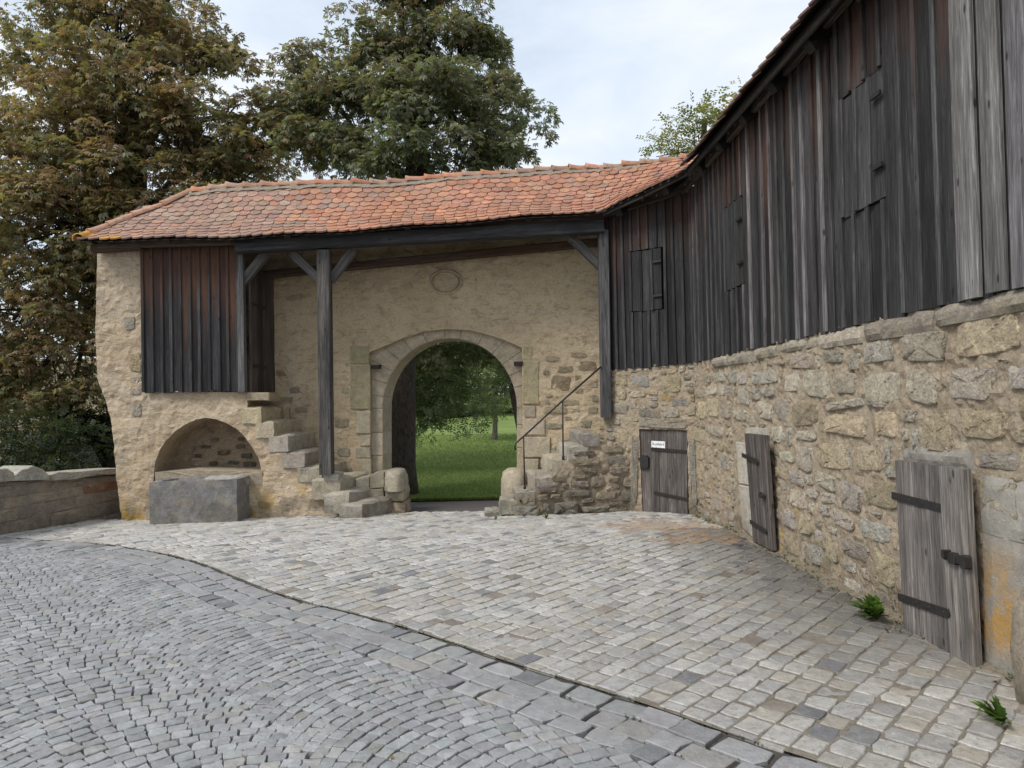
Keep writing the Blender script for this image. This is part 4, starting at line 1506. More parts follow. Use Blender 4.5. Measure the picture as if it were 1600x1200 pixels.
# guard stones of the gate
def guard_stone(x0, x1, yt, yb, D, label, seed, tint):
    a, b = at(x0, yb, D), at(x1, yb, D)
    top = at((x0 + x1) / 2, yt, D)[2]
    w = b[0] - a[0]
    m = MB()
    vs, fs = [], []
    prof = [(0, 1.04), (.35, 1.02), (.62, 1.0), (.80, .95), (.92, .82), (.985, .52), (1.0, .0)]
    n = 16
    z0 = a[2] if yb < 790 else -.2
    for f, r in prof:
        for i in range(n):
            t = 2 * math.pi * i / n
            c, s = math.cos(t), math.sin(t)
            cx = math.copysign(abs(c) ** .8, c)
            cy = math.copysign(abs(s) ** .8, s)
            p = np.array([w / 2 * r * cx, .34 * r * cy, z0 + (top - z0) * f])
            vs.append(p + .03 * np.array([fbm(p + seed, 5), fbm(p + seed + 3, 5), 0]))
    for j in range(len(prof) - 1):
        for i in range(n):
            i2 = (i + 1) % n
            fs.append((j * n + i, j * n + i2, (j + 1) * n + i2, (j + 1) * n + i))
    m.add(vs, fs)
    o = link('guard_stone', m.mesh('guard_stone', M_ASH, True), None, Matrix.Translation(Vector(((a[0] + b[0]) / 2, D + .3, 0))), tint)
    return tag(o, label, 'guard stone', 'guard stones at the foot of the archway')
guard_stone(598, 631, 735, 768, 10.86, 'rounded guard stone at the left foot of the archway beside the lowest steps', 1.0, (.45, .40, .31))
guard_stone(783, 826, 734, 802, 10.85, 'rounded guard stone at the right foot of the archway below the iron handrail', 5.0, (.44, .38, .29))

rst = thing('stone_staircase', 'rough stone staircase right of the archway rising beside the iron handrail', 'staircase', (.6, 10.6, 0))
RF = Frame((-0.4, 10.18), (1.6, 10.50))
for (xl, xr, yt, yb, t) in ((757, 784, 797, 815, (.36, .34, .30)), (781, 808, 778, 803, (.42, .38, .31)), (806, 835, 764, 790, (.33, .30, .26)), (833, 866, 741, 768, (.40, .365, .30)), (861, 893, 714, 742, (.45, .40, .32)), (886, 918, 694, 718, (.43, .40, .34)), (909, 937, 675, 697, (.30, .28, .25))):
    u0, z1 = RF.px(xl, yt, .02)
    u1, z0 = RF.px(xr, yb, .02)
    step_block('step', rst, xr, yt, yb, .05, .95 if xl > 800 else .45, jit(t, .05), fr0=RF, off0=.02, length=u1 - u0)
# core of the flight and the rubble face below the steps
core = [(790, 812), (806, 788), (835, 768), (866, 742), (893, 718), (918, 697), (950, 690), (1003, 700), (1003, 835), (790, 835)]
pc = [(u, max(z, -.3)) for u, z in pxs(RF, core)]
mb = sheet(RF, pc, [], .045, .045, 4, 2.0, 0, .9)
link('stair_core', mb.mesh('stair_core', M_MORT), rst)
sw = StoneWall(RF, rst, 'rubble_stone', M_ST, RF.px(795, 700)[0], RF.px(1003, 700)[0], -.15, 1.1)
for (x, y, w, h, t) in ((823, 800, 44, 26, (.36, .33, .28)), (884, 796, 42, 22, (.37, .34, .29)), (925, 796, 46, 13, (.36, .33, .28)), (790, 806, 0, 0, None)):
    if t:
        u, z = RF.px(x, y)
        sw.put(u, z, w * .0093, h * .0093, t, .09, 0)
topz = lambda u: np.interp(u, [q[0] for q in pc[:8]], [q[1] for q in pc[:8]]) - .03
sw.fill([(.2, .36, .07, .13, .006), (.1, .2, .045, .08, .005), (.06, .12, .03, .06, .004)], topz, 420, None, [(.38, .33, .26), (.42, .36, .27), (.34, .30, .25), (.45, .39, .30), (.40, .34, .24)])
sw.grow(.012, .8, topz)
sw.build(300, .008, (.012, .03))

# iron handrail
hr = thing('iron_handrail', 'thin black iron handrail on two posts beside the right staircase', 'handrail', (.3, 10.3, 0))
def rpt(x, y, off=.0):
    u, z = RF.px(x, y, off)
    return RF.p(u, z, off)
m = MB()
m.tube([rpt(805, 703), rpt(804.5, 698), rpt(806, 693), rpt(812, 687), rpt(818, 682), rpt(879, 626), rpt(939, 573, -.1)], [.014] * 7, 6)
link('rail', m.mesh('rail', M_IRON, True), hr)
for a, b in (((818, 682), (820, 764)), ((879, 626), (880, 718))):
    m = MB()
    m.tube([rpt(*a), rpt(*b)], [.012, .012], 6)
    m.tube([rpt(b[0], b[1] - 6), rpt(b[0], b[1])], [.022, .022], 6)
    link('post', m.mesh('post', M_IRON, True), hr)

# ------------------------------------------------------------------ trough
def quad_box(cs, zt_, zb_, amp=.01, res=8, hollow=None):
    pass
tr = thing('stone_trough', 'grey block-shaped stone trough standing in front of the plastered niche', 'trough', (-4.2, 10.1, 0))
a = gnd(234, 820)
b = gnd(371, 815)
c = gnd(397, 807)
d = a + (c - b)
zt_ = at(303, 751, (a[1] + b[1]) / 2)[2]
m = MB()
G = 14
top = [a, b, c, d]
vs, fs = [], []
def TP(i, j, z):
    x = (a + (b - a) * i) * (1 - j) + (d + (c - d) * i) * j
    p = np.array([x[0], x[1], z])
    return p + .012 * np.array([fbm(p, 5, 1), fbm(p, 5, 2), fbm(p, 5, 3)])
NI, NJ, NK = 16, 6, 7
def grid(fn, na, nb, flip=False):
    b0 = len(vs)
    for y in range(nb + 1):
        for x in range(na + 1):
            vs.append(fn(x / na, y / nb))
    for y in range(nb):
        for x in range(na):
            q = b0 + y * (na + 1) + x
            f = (q, q + 1, q + na + 2, q + na + 1)
            fs.append(f[::-1] if flip else f)
zb_ = -.25
grid(lambda x, y: TP(x, 0, zb_ + (zt_ - zb_) * y), NI, NK)
grid(lambda x, y: TP(1, x, zb_ + (zt_ - zb_) * y), NJ, NK)
grid(lambda x, y: TP(0, 1 - x, zb_ + (zt_ - zb_) * y), NJ, NK)
def rim(x, y):
    ins = min(x * (np.linalg.norm(b - a)), (1 - x) * np.linalg.norm(b - a), y * np.linalg.norm(d - a), (1 - y) * np.linalg.norm(d - a))
    return TP(x, y, zt_ - (0.11 if ins > .11 else 0))
grid(rim, 24, 12)
m.add(vs, fs)
link('basin', m.mesh('basin', M_TROUGH), tr, None, (.225, .22, .215))
p = (a + b + c + d) / 4
rubble_lump('rubble_fill', tr, (p[0] + .25, p[1] + .2, zt_ - .08), (.7, .3, .2), 5, M_STEP, (.40, .385, .36))
# ledge stone behind the trough, in the niche
block_from_px('ledge_stone', FR, [(241, 738), (300, 733), (411, 738), (411, 764), (241, 764)], .0, .5, gate, M_STEP, (.38, .32, .24), .02)

# ------------------------------------------------------------------ parapet wall at the left
par = thing('parapet_wall', 'low weathered stone parapet wall with rough coping left of the trough', 'wall', (-6.5, 9.6, 0))
pa, pb_ = gnd(-230, 880), gnd(193, 805)
PF = Frame((pa[0], pa[1]), (pb_[0], pb_[1]))
ztop0, ztop1 = PF.px(20, 752)[1], PF.px(190, 745)[1]
uL = PF.px(0, 800)[0]
zt_par = lambda u: ztop0 + (ztop1 - ztop0) * (u - uL) / max(.1, PF.len - uL)
mb = sheet(PF, [(0, -.3), (PF.len + .05, -.3), (PF.len + .05, zt_par(PF.len)), (0, zt_par(0))], [], .07, .02, 4, 4, -.030, .36)
link('wall_core', mb.mesh('wall_core', M_MORTG), par)
PART = [(.30, .255, .205), (.33, .285, .23), (.28, .245, .205), (.35, .30, .23), (.32, .28, .24)]
u = 0
abank = stone_bank('stone', M_STEP, ASHV)
z = -.1
ri = 0
while z < .62:
    h = (.2, .17, .14, .16)[ri % 4]
    u = -.1 * ri
    while u < PF.len - .06:
        l = min(random.uniform(.25, 1.0), PF.len - u)
        tp = zt_par(u + l / 2)
        hh = min(h, tp - z)
        if hh > .03:
            t = random.choice(PART)
            if ri == 2 and PF.px(118, 772)[0] < u + l / 2 < PF.px(150, 772)[0] + .2:
                t = (.27, .15, .10)
            link('stone', abank[random.randrange(6)], par, PF.mat(u + l / 2, z + hh / 2, -.035) @ Matrix.Rotation(random.gauss(0, .012), 4, 'Z') @ Matrix.Diagonal((l - .004, hh + random.uniform(-.012, .002), random.uniform(.008, .02), 1)), jit(t, .08))
        u += l
    z += h
    ri += 1
for P_ in ([(-230, 733), (-130, 727), (-112, 731), (-112, 757), (-230, 770)], [(-111, 732), (-60, 727), (-4, 731), (-4, 753), (-111, 758)], [(-3, 733), (12, 731), (23, 739), (24, 752), (-3, 754)],
           [(21, 745), (34, 734), (52, 727), (68, 733), (79, 744), (78, 750), (22, 752)], [(79, 742), (90, 738), (120, 737), (150, 734), (194, 731), (194, 740), (150, 743), (118, 749), (84, 751)]):
    block_from_px('coping_stone', PF, P_, .05, .46, par, M_STEP, jit((.42, .39, .34), .06), .025, .003)

# ================================================================== BARN
barn = thing('barn', 'long barn on the right with dark board cladding over a rubble stone base', 'barn', (2.7, 7, 0))
CL = 8.6                                            # the long wall goes on past the camera
zbb = lambda u: CW.px(1090, 566)[1] + (CW.px(1560, 459)[1] - CW.px(1090, 566)[1]) * u / CW.px(1560, 459)[0]
# door openings
d1 = dict(tl=(999, 670), tr=(1074, 672), br=(1077, 805), bl=(1004, 797))
# small-door wall below the boards
zb1 = lambda u: BW.px(952, 579)[1] + (BW.px(1084, 568)[1] - BW.px(952, 579)[1]) * u / BW.len
outer = [(0.0, -.4), (BW.len, -.4), (BW.len, zb1(BW.len) + .03), (0.0, zb1(0) + .03)]
h1 = [BW.px(*d1['bl']), BW.px(*d1['br']), BW.px(*d1['tr']), BW.px(*d1['tl'])]
h1 = [(h1[0][0], -.38), (h1[1][0], -.38), h1[2], h1[3]]
mb = sheet(BW, outer, [h1], .034, .022, 11, 6, .010, .25)
link('small_wall', mb.mesh('small_wall', M_MORT), barn)
sw = StoneWall(BW, barn, 'stone', M_ST, 0, BW.len, -.25, 2.05)
uu = [q[0] for q in h1]
sw.block(min(uu) - .02, max(uu) + .02, -.4, max(q[1] for q in h1) + .02)
YEL = [(.60, .51, .35), (.57, .48, .32), (.63, .555, .41), (.53, .465, .36), (.56, .51, .42), (.50, .46, .40)]
def pput(sw, fr, x, y, w, h, t=None, dep=None):
    u, z = fr.px(x, y)
    ua_, ub_ = fr.px(x - w / 2, y)[0], fr.px(x + w / 2, y)[0]
    zb2, zt2 = fr.px(x, y + h / 2)[1], fr.px(x, y - h / 2)[1]
    sw.put((ua_ + ub_) / 2, (zb2 + zt2) / 2, ub_ - ua_, zt2 - zb2, t, dep)
for q in ((1001, 594, 32, 22, (.38, .365, .33)), (1049, 600, 34, 26, (.49, .42, .28)), (969, 638, 28, 18, (.40, .36, .29)), (1005, 634, 13, 11, (.52, .48, .38)), (972, 596, 20, 10, YEL[1]), (1044, 622, 22, 10, (.48, .35, .16)),
          (972, 615, 14, 16, YEL[0]), (1062, 629, 26, 13, (.39, .37, .33)), (1050, 645, 28, 14, (.41, .37, .31)), (1015, 646, 40, 14, (.42, .38, .31)), (985, 655, 26, 9, YEL[2])):
    pput(sw, BW, *q)
pput(sw, BW, 1038, 661, 92, 18, (.43, .385, .31), .03)          # lintel
pput(sw, BW, 993, 737, 12, 128, (.42, .38, .32), .03)           # left jamb
pput(sw, BW, 1083, 742, 9, 125, (.40, .37, .33), .03)           # right jamb
sw.fill([(.16, .3, .08, .14, .01), (.1, .2, .05, .1, .008), (.06, .12, .03, .07, .006), (.04, .08, .02, .05, .004)], lambda u: zb1(u), 300, None, YEL)
sw.grow(.012, .8, lambda u: zb1(u) - .01)
sw.build(300, .004, (.012, .030))

# the long wall
def bulgeC(u, z):
    return 0.02 * math.sin(u * 1.7) - 0.03 * max(0, z) + 0.05 * max(0, .35 - z)
d3 = [CW.px(1424, 990), CW.px(1536, 1046), CW.px(1526, 733), CW.px(1409, 718)]
outer = [(0, -.4), (CL, -.4), (CL, zbb(CL) + .02), (0, zbb(0) + .02)]
mb = sheet(CW, outer, [], .034, .022, 11, 12, .012, .3)
link('long_wall', mb.mesh('long_wall', M_MORT), barn)
sw = StoneWall(CW, barn, 'stone', M_ST, 0, CL, -.2, 2.3)
u2a, u2b = CW.px(1150, 760)[0], CW.px(1222, 760)[0]
sw.block(u2a, u2b, -.3, CW.px(1180, 672)[1])
u3a, u3b = d3[3][0] - .03, CL
sw.block(u3a, d3[1][0], -.3, d3[3][1] + .02)
GR, YE, CR = (.58, .53, .45), (.67, .56, .39), (.67, .595, .475)
ZS = [(537, 380, 140, 80, CR), (700, 355, 110, 60, GR), (915, 325, 160, 110, GR), (1130, 310, 235, 170, CR), (1450, 255, 340, 220, YE), (490, 495, 70, 90, CR), (615, 490, 145, 140, CR), (750, 475, 105, 85, CR), (925, 510, 195, 170, CR),
      (1125, 500, 150, 160, CR), (1365, 485, 280, 170, CR), (1575, 440, 70, 90, GR), (560, 640, 150, 120, YE), (755, 690, 215, 120, YE), (950, 680, 130, 130, YE), (750, 590, 200, 50, CR), (1200, 690, 150, 150, YE), (1420, 675, 240, 140, YE),
      (1072, 640, 60, 60, CR), (350, 460, 125, 80, GR), (250, 465, 60, 60, GR), (205, 470, 45, 60, GR), (145, 460, 60, 50, GR), (105, 520, 40, 50, CR), (153, 520, 30, 60, CR), (190, 520, 40, 50, GR), (260, 545, 60, 80, GR), (320, 540, 60, 60, GR),
      (375, 530, 60, 50, GR), (175, 620, 50, 70, CR), (110, 605, 60, 100, YE), (365, 620, 90, 100, CR), (445, 610, 60, 120, GR), (240, 640, 50, 60, CR), (300, 650, 35, 60, CR), (420, 735, 50, 95, CR), (485, 740, 25, 80, GR), (562, 745, 105, 50, CR),
      (555, 845, 95, 130, CR), (690, 840, 160, 150, YE), (773, 845, 25, 140, CR), (862, 855, 125, 130, YE), (957, 830, 45, 100, GR), (980, 915, 70, 60, GR), (515, 945, 80, 80, GR), (577, 950, 40, 60, CR), (655, 960, 110, 85, CR), (778, 1035, 120, 165, GR),
      (590, 1020, 50, 50, GR), (920, 1025, 180, 150, (.40, .33, .23)), (670, 1040, 80, 60, CR), (530, 1045, 80, 100, CR), (740, 1140, 120, 70, CR), (868, 1190, 120, 110, (.56, .53, .46)), (655, 1100, 50, 60, GR), (1045, 745, 30, 45, CR), (1100, 735, 35, 75, GR),
      (60, 620, 50, 90, YE), (40, 740, 60, 60, YE), (130, 720, 70, 60, CR), (460, 840, 60, 60, CR), (440, 920, 70, 60, YE), (905, 590, 110, 35, GR), (805, 405, 30, 40, GR), (620, 385, 25, 70, CR), (1520, 380, 60, 20, CR)]
for (x, y, w, h, t) in ZS:
    pput(sw, CW, 1080 + x / 3.077, 440 + y / 3.077, w / 3.077, h / 3.077, t, random.uniform(.024, .038))
# coping stones under the boards
u = .9
cbank = stone_bank('coping_stone', M_STEP, ASHV)
while u < CL - .3:
    l = random.uniform(.4, .95)
    z = zbb(u + l / 2)
    sw.block(u, u + l, z - .15, z + .02)
    hh = random.uniform(.10, .145)
    pr = random.uniform(.032, .058)
    quad_block('coping_stone', CW, [(u + .005, zbb(u) - hh), (u + l - .005, zbb(u + l) - hh * random.uniform(.85, 1.15)), (u + l - .005, zbb(u + l) - .012), (u + .005, zbb(u) - .012)], pr, .12, barn, M_STEP, jit((.40, .355, .285), .1), .022, .06, .03, False)
    u += l
sw.fill([(.22, .4, .12, .2, .010), (.14, .25, .09, .15, .007), (.08, .16, .05, .1, .006), (.045, .09, .03, .055, .005)], lambda u: zbb(u) - .155, 1100, lambda u, z: u < d3[1][0] - .1 or z > 1.0 or u > d3[1][0] + 1.0)
sw.grow(.013, .75, lambda u: zbb(u) - .15)
sw.build(300, .0, (.016, .034))
# concrete door frame blocks beside the near door
def cwblock(name, x0, y0, x1, y1, off, tint, mat=M_CONC, amp=.006):
    return block_from_px(name, CW, [(x0, y0), (x1, y0), (x1, y1), (x0, y1)], off, .2, barn, mat, tint, amp)
quad_block('concrete_lintel', CW, [(1407, 722), (1522, 737), (1513, 705), (1404, 698)], .03, .2, barn, M_CONC, (.29, .27, .235), .018, .05)
quad_block('concrete_jamb', CW, [(1531, 832), (1720, 884), (1720, 770), (1527, 742)], .034, .2, barn, M_CONC, (.35, .33, .29), .010, .06)
quad_block('concrete_jamb', CW, [(1537, 1052), (1720, 1150), (1720, 885), (1531, 833)], .038, .2, barn, M_CONC, (.30, .28, .245), .008, .08)
# pale ashlar blocks beside the leaning door
block_from_px('ashlar_block', CW, [(1149, 690), (1166, 692), (1174, 760), (1154, 756)], .03, .2, barn, M_ASH, (.53, .49, .42), .004)
block_from_px('ashlar_block', CW, [(1154, 757), (1174, 761), (1184, 848), (1160, 826)], .035, .2, barn, M_ASH, (.49, .455, .39), .004)
block_from_px('ashlar_block', CW, [(1164, 669), (1185, 667), (1200, 671), (1200, 682), (1164, 680)], .04, .2, barn, M_ASH, (.50, .46, .39), .004)

# doors: each a part of the barn with planks, straps and lock as sub-parts
def make_door(cor, nplank, tint, thick, wfr=None, red=0.1, name='door', label=None):
    """cor: bottom left, bottom right, top right, top left in space."""
    bl, br, tr_, tl = [np.asarray(q, float) for q in cor]
    n = unit(np.cross(br - bl, tl - bl))
    e_ = bpy.data.objects.new(name, None)
    COL.objects.link(e_)
    e_.empty_display_size = .1
    e_.matrix_world = Matrix.Translation(Vector(bl))
    e_.parent = barn
    e_.matrix_parent_inverse = barn.matrix_world.inverted()
    if label:
        e_['label'] = label
    ws = wfr or [1 / nplank] * nplank
    f = 0
    for i, w in enumerate(ws):
        a, b = f + .004, f + w - .004
        P = [bl + (br - bl) * a, bl + (br - bl) * b, tl + (tr_ - tl) * b, tl + (tr_ - tl) * a]
        z = unit((P[3] + P[2]) / 2 - (P[0] + P[1]) / 2)
        x = unit(P[1] - P[0])
        M = frame_mat((P[0] + P[1]) / 2, x, -n, z)
        Mi = M.inverted()
        fr_ = [Mi @ Vector(q) for q in P]
        pro = random.uniform(-.004, .004) + thick
        m = MB()
        vs = [(q.x, 0, q.z) for q in fr_] + [(q.x, -pro + .006, q.z) for q in fr_] + [(q.x * .985, -pro, q.z) for q in fr_]
        m.add(vs, [(0, 1, 5, 4), (1, 2, 6, 5), (2, 3, 7, 6), (3, 0, 4, 7), (4, 5, 9, 8), (5, 6, 10, 9), (6, 7, 11, 10), (7, 4, 8, 11), (8, 9, 10, 11), (3, 2, 1, 0)])
        link('plank', m.mesh('door_plank', M_WOOD), e_, M, jit(tint, .14), red=red, top=9.0)
        f += w
    return e_, n
def on_door(cor, a, b, out, n):
    bl, br, tr_, tl = [np.asarray(q, float) for q in cor]
    p = (bl + (br - bl) * a) * (1 - b) + (tl + (tr_ - tl) * a) * b
    return p + n * out
def strap(door, cor, n, a0, b0, a1, b1, out, h=.035, mat=M_IRON, bolts=4, th=.007):
    p, q = on_door(cor, a0, b0, out, n), on_door(cor, a1, b1, out, n)
    x = unit(q - p)
    y = np.cross(n, x)
    M = frame_mat(p, x, y, n)
    L_ = np.linalg.norm(q - p)
    m = MB()
    hh = h / 2
    o = [(0, -hh), (L_ - hh * .6, -hh), (L_, -hh * .4), (L_, hh * .4), (L_ - hh * .6, hh), (0, hh)]
    k = len(o)
    vs = [M @ Vector((u, v, 0)) for u, v in o] + [M @ Vector((u, v, th)) for u, v in o]
    fs = [tuple(range(k, 2 * k))] + [(i, (i + 1) % k, k + (i + 1) % k, k + i) for i in range(k)]
    m.add(vs, fs)
    for j in range(bolts):
        t = L_ * (.1 + .8 * j / max(1, bolts - 1))
        vv, ff = [], []
        for i in range(7):
            an = 2 * math.pi * i / 7
            vv.append(M @ Vector((t + .009 * math.cos(an), .009 * math.sin(an), th)))
        vv.append(M @ Vector((t, 0, th + .006)))
        m.add(vv, [(i, (i + 1) % 7, 7) for i in range(7)])
    return link('strap_hinge', m.mesh('strap_hinge', mat), door)
def box_on(door, cor, n, a, b, w, h, out, th, name, mat, parent=None):
    p = on_door(cor, a, b, out, n)
    bl, br, tr_, tl = [np.asarray(q, float) for q in cor]
    x = unit(br - bl)
    y = np.cross(n, x)
    m = MB()
    c = min(w, h) * .18
    o = [(-w / 2 + c, -h / 2), (w / 2 - c, -h / 2), (w / 2, -h / 2 + c), (w / 2, h / 2 - c), (w / 2 - c, h / 2), (-w / 2 + c, h / 2), (-w / 2, h / 2 - c), (-w / 2, -h / 2 + c)]
    M = frame_mat(p, x, y, n)
    vs = [M @ Vector((u, v, 0)) for u, v in o] + [M @ Vector((u * .94, v * .94, th)) for u, v in o]
    m.add(vs, [tuple(range(8, 16))] + [(i, (i + 1) % 8, 8 + (i + 1) % 8, 8 + i) for i in range(8)])
    return link(name, m.mesh(name, mat), door)
# small door with the sign
c1 = [BW.p(*BW.px(*d1[k], -.06), -.06) for k in ('bl', 'br', 'tr', 'tl')]
D1, n1_ = make_door(c1, 5, (.085, .075, .070), .045, [.24, .17, .18, .19, .22], .1, 'door', 'small weathered plank door with a black padlock cover')
strap(D1, c1, n1_, 1.04, .745, .27, .765, .05, .045, M_RUST, 4)
strap(D1, c1, n1_, 1.04, .185, .30, .235, .05, .045, M_RUST, 4)
box_on(D1, c1, n1_, .12, .60, .15, .19, .045, .035, 'lock_cover', M_IRON)
box_on(D1, c1, n1_, -.02, .635, .08, .03, .045, .03, 'hasp', M_IRON)
m = MB()
p0, p1 = on_door(c1, 0, 0, .01, n1_), on_door(c1, 1, 0, .01, n1_)
m.add([p0, p1, p1 + np.array([0, 0, .09]), p0 + np.array([0, 0, .05]), p0 - n1_ * .03, p1 - n1_ * .03], [(0, 1, 2, 3), (4, 5, 1, 0)])
link('threshold_board', m.mesh('threshold_board', M_IRON), D1)
# leaning door
def gpt(x, y):
    return gnd(x, y)
bl, br = gpt(1183, 849), gpt(1214, 865)
bl = np.array([bl[0], bl[1], gz(0, bl[1]) + .03])
br = np.array([br[0], br[1], gz(0, br[1]) + .03])
tl, tr_ = at(1165, 677, bl[1] + .04), at(1198, 680, br[1] + .04)
c2 = [bl, br, tr_, tl]
D2, n2_ = make_door(c2, 4, (.115, .10, .092), .045, [.26, .24, .26, .24], .1, 'door', 'narrow plank door leaning out of the wall')
strap(D2, c2, n2_, -.05, .80, .72, .76, .05, .045, M_IRON, 3)
strap(D2, c2, n2_, .0, .18, .84, .15, .05, .045, M_IRON, 3)
box_on(D2, c2, n2_, .80, .47, .11, .035, .05, .03, 'bolt', M_IRON)
box_on(D2, c2, n2_, .74, .47, .03, .06, .05, .02, 'bolt_plate', M_IRON)
# near door
c3 = [CW.p(*CW.px(1424, 988, .075), .075), CW.p(*CW.px(1536, 1043, .075), .075), CW.p(*CW.px(1526, 733, .075), .075), CW.p(*CW.px(1409, 719, .075), .075)]
D3, n3_ = make_door(c3, 4, (.135, .122, .113), .05, [.265, .18, .245, .31], .05, 'door', 'wide grey plank door with a sliding bolt and two straps')
strap(D3, c3, n3_, -.05, .79, .70, .775, .055, .05, M_IRON, 4, .009)
strap(D3, c3, n3_, -.04, .20, .73, .225, .055, .05, M_IRON, 4, .009)
box_on(D3, c3, n3_, .86, .53, .22, .042, .055, .03, 'bolt', M_IRON)
box_on(D3, c3, n3_, .84, .53, .075, .07, .055, .035, 'bolt_plate', M_IRON)
box_on(D3, c3, n3_, .985, .53, .05, .08, .055, .04, 'bolt_plate', M_IRON)
box_on(D3, c3, n3_, .76, .545, .03, .05, .055, .05, 'bolt_handle', M_IRON)
# the white sign on the small door
sg = thing('sign', 'small white enamel sign reading Ausfahrt freihalten on the small plank door', 'sign', on_door(c1, .4, .8, .05, n1_))
pc_ = on_door(c1, (1031 - 999) / 75., (804 - 697) / 133., .0505, n1_)
xv = unit(np.asarray(c1[1]) - c1[0])
yv = np.cross(n1_, xv)
SM = frame_mat(pc_, xv, yv, n1_)
sw_, sh_ = .212, .132
m = MB()
m.box(SM, -sw_ / 2, sw_ / 2, -sh_ / 2, sh_ / 2, 0, .006)
link('plate', m.mesh('plate', M_WHITE), sg)
for txt, yy in (('Ausfahrt', .022), ('freihalten', -.036)):
    cu = bpy.data.curves.new('lettering', 'FONT')
    cu.body = txt
    cu.size = .052
    cu.align_x, cu.align_y = 'CENTER', 'CENTER'
    cu.extrude = .0006
    cu.materials.append(M_BLACK)
    tmp = bpy.data.objects.new('lettering', cu)
    COL.objects.link(tmp)
    bpy.context.view_layer.update()
    me = bpy.data.meshes.new_from_object(tmp.evaluated_get(bpy.context.evaluated_depsgraph_get()))
    bpy.data.objects.remove(tmp)
    vx = [v_.co.x for v_ in me.vertices]
    kx = .188 / (max(vx) - min(vx))
    for v_ in me.vertices:
        v_.co.x *= kx
    link('lettering', me, sg, SM @ Matrix.Translation((0, yy, .0075)))
for dx in (-.09, .09):
    m = MB()
    m.tube([SM @ Vector((dx, .045, .006)), SM @ Vector((dx, .045, .009))], [.005, .004], 6)
    link('screw', m.mesh('screw', M_IRON), sg)

# cladding of the barn
topB = lambda u: BW.px(948, 341)[1] + (BW.px(1078, 300)[1] - BW.px(948, 341)[1]) * u / BW.len
tc0, tc1 = CW.px(1078, 300)[1], CW.px(1340, 2)[1]
uc1 = CW.px(1340, 2)[0]
topC = lambda u: tc0 + (tc1 - tc0) * min(1.3, u / uc1)
nb = 11
bw = BW.len / nb
hb = (BW.px(986, 470)[0], BW.px(1036, 470)[0], BW.px(1010, 485)[1], BW.px(1010, 391)[1])
def clad(fr, ua, ub, bottom, top, off, tint, hatch, name='plank', wid=None, red=1.0, under=.028):
    u = (ua + ub) / 2
    b0, t0 = bottom(u) + random.uniform(-.015, .01), top(u)
    segs = [(b0, t0)]
    for h in hatch:
        if h[0] - .02 < u < h[1] + .02:
            segs = [(b0, h[2] - .012), (h[3] + .012, t0)]
    for (s0, s1) in segs:
        board(name, barn, fr.vmat(u, s0, off) @ Matrix.Rotation(random.gauss(0, .0025), 4, 'Y'), ub - ua, under, s1 - s0, tint, red * random.uniform(.25, .85), t0 + .02, bow=random.gauss(0, .004))
for i in range(nb):
    clad(BW, i * bw + .007, (i + 1) * bw - .007, zb1, topB, -.005 + random.uniform(-.004, .004), jit(DARKW, .2), [hb])
for i in range(1, nb + 1):
    c_ = i * bw
    clad(BW, c_ - .022, c_ + .022, zb1, topB, .024, jit((.036, .035, .037), .2), [hb], 'batten', under=.026)  # battens tinted lighter than planks: highlight on their edges painted in
# far hatches
def hatch(fr, h, npl, label, strapy, parent=barn, tilt=0.0, tint=(.036, .035, .036), offs=.004):
    e_ = bpy.data.objects.new('shutter', None)
    COL.objects.link(e_)
    e_.matrix_world = fr.vmat(h[0], h[2], 0)
    e_.parent = parent
    e_.matrix_parent_inverse = parent.matrix_world.inverted()
    e_['label'] = label
    w = (h[1] - h[0]) / npl
    for i in range(npl):
        board('plank', e_, fr.vmat(h[0] + (i + .5) * w, h[2] + random.uniform(-.012, .004), offs) @ Matrix.Rotation(tilt, 4, 'X'), w - .006, .03, h[3] - h[2], jit(tint, .2))
        board('batten', e_, fr.vmat(h[0] + i * w + .02, h[2] + random.uniform(-.02, .0), offs + .03) @ Matrix.Rotation(tilt, 4, 'X'), .042, .02, h[3] - h[2], jit(tuple(q * 1.35 for q in tint), .3))
    for f in strapy:
        m = MB()
        m.box(fr.mat(h[1] - .12, h[2] + (h[3] - h[2]) * f, offs + .055), 0, .13, -.016, .016, -.015, .004)
        link('strap_hinge', m.mesh('strap_hinge', M_IRON), e_)
    return e_
hatch(BW, hb, 3, 'dark board shutter above the small door', (.22, .78))
# long side
hc1 = (CW.px(1138, 430)[0], CW.px(1166, 430)[0], CW.px(1150, 450)[1], CW.px(1150, 317)[1])
hc2 = (CW.px(1321, 240)[0], CW.px(1389, 240)[0], CW.px(1355, 325)[1], CW.px(1355, 128)[1])
u = .0
i = 0
us_end = CL
ustart_gap = CW.px(1478, 300)[0]
while u < us_end:
    w = random.uniform(.15, .22)
    if u > ustart_gap - .02:
        w = .205
        t = jit(GREYW, .08)
        if i % 3 == 2:
            t = jit((.12, .118, .12), .1)
        clad(CW, u, u + w + .05, zbb, topC, -.008, jit((.045, .043, .044), .1), [], red=.15)
        clad(CW, u + .026, u + w - .026, zbb, topC, .030, t, [], red=.12, under=.03)
    else:
        f = min(1, u / max(.1, ustart_gap))
        base = np.array(DARKW) * (1 + .35 * f) if random.random() > .07 else np.array(MIDW) * .9
        clad(CW, u + .006, u + w - .006, zbb, topC, -.006 + random.uniform(-.004, .004), jit(tuple(base), .22), [hc1, hc2])
        cb = u + w
        tb = jit((.055, .053, .054), .2)  # lighter tint paints in the light caught by the batten edges
        if random.random() < .06 + .16 * f:
            tb = jit((.14, .135, .133), .15)  # some paler still, brightly lit edges put into the colour
        clad(CW, cb - .022, cb + .022, zbb, topC, .022, tb, [hc1, hc2], 'batten', under=.026, red=.8)
    u += w
    i += 1
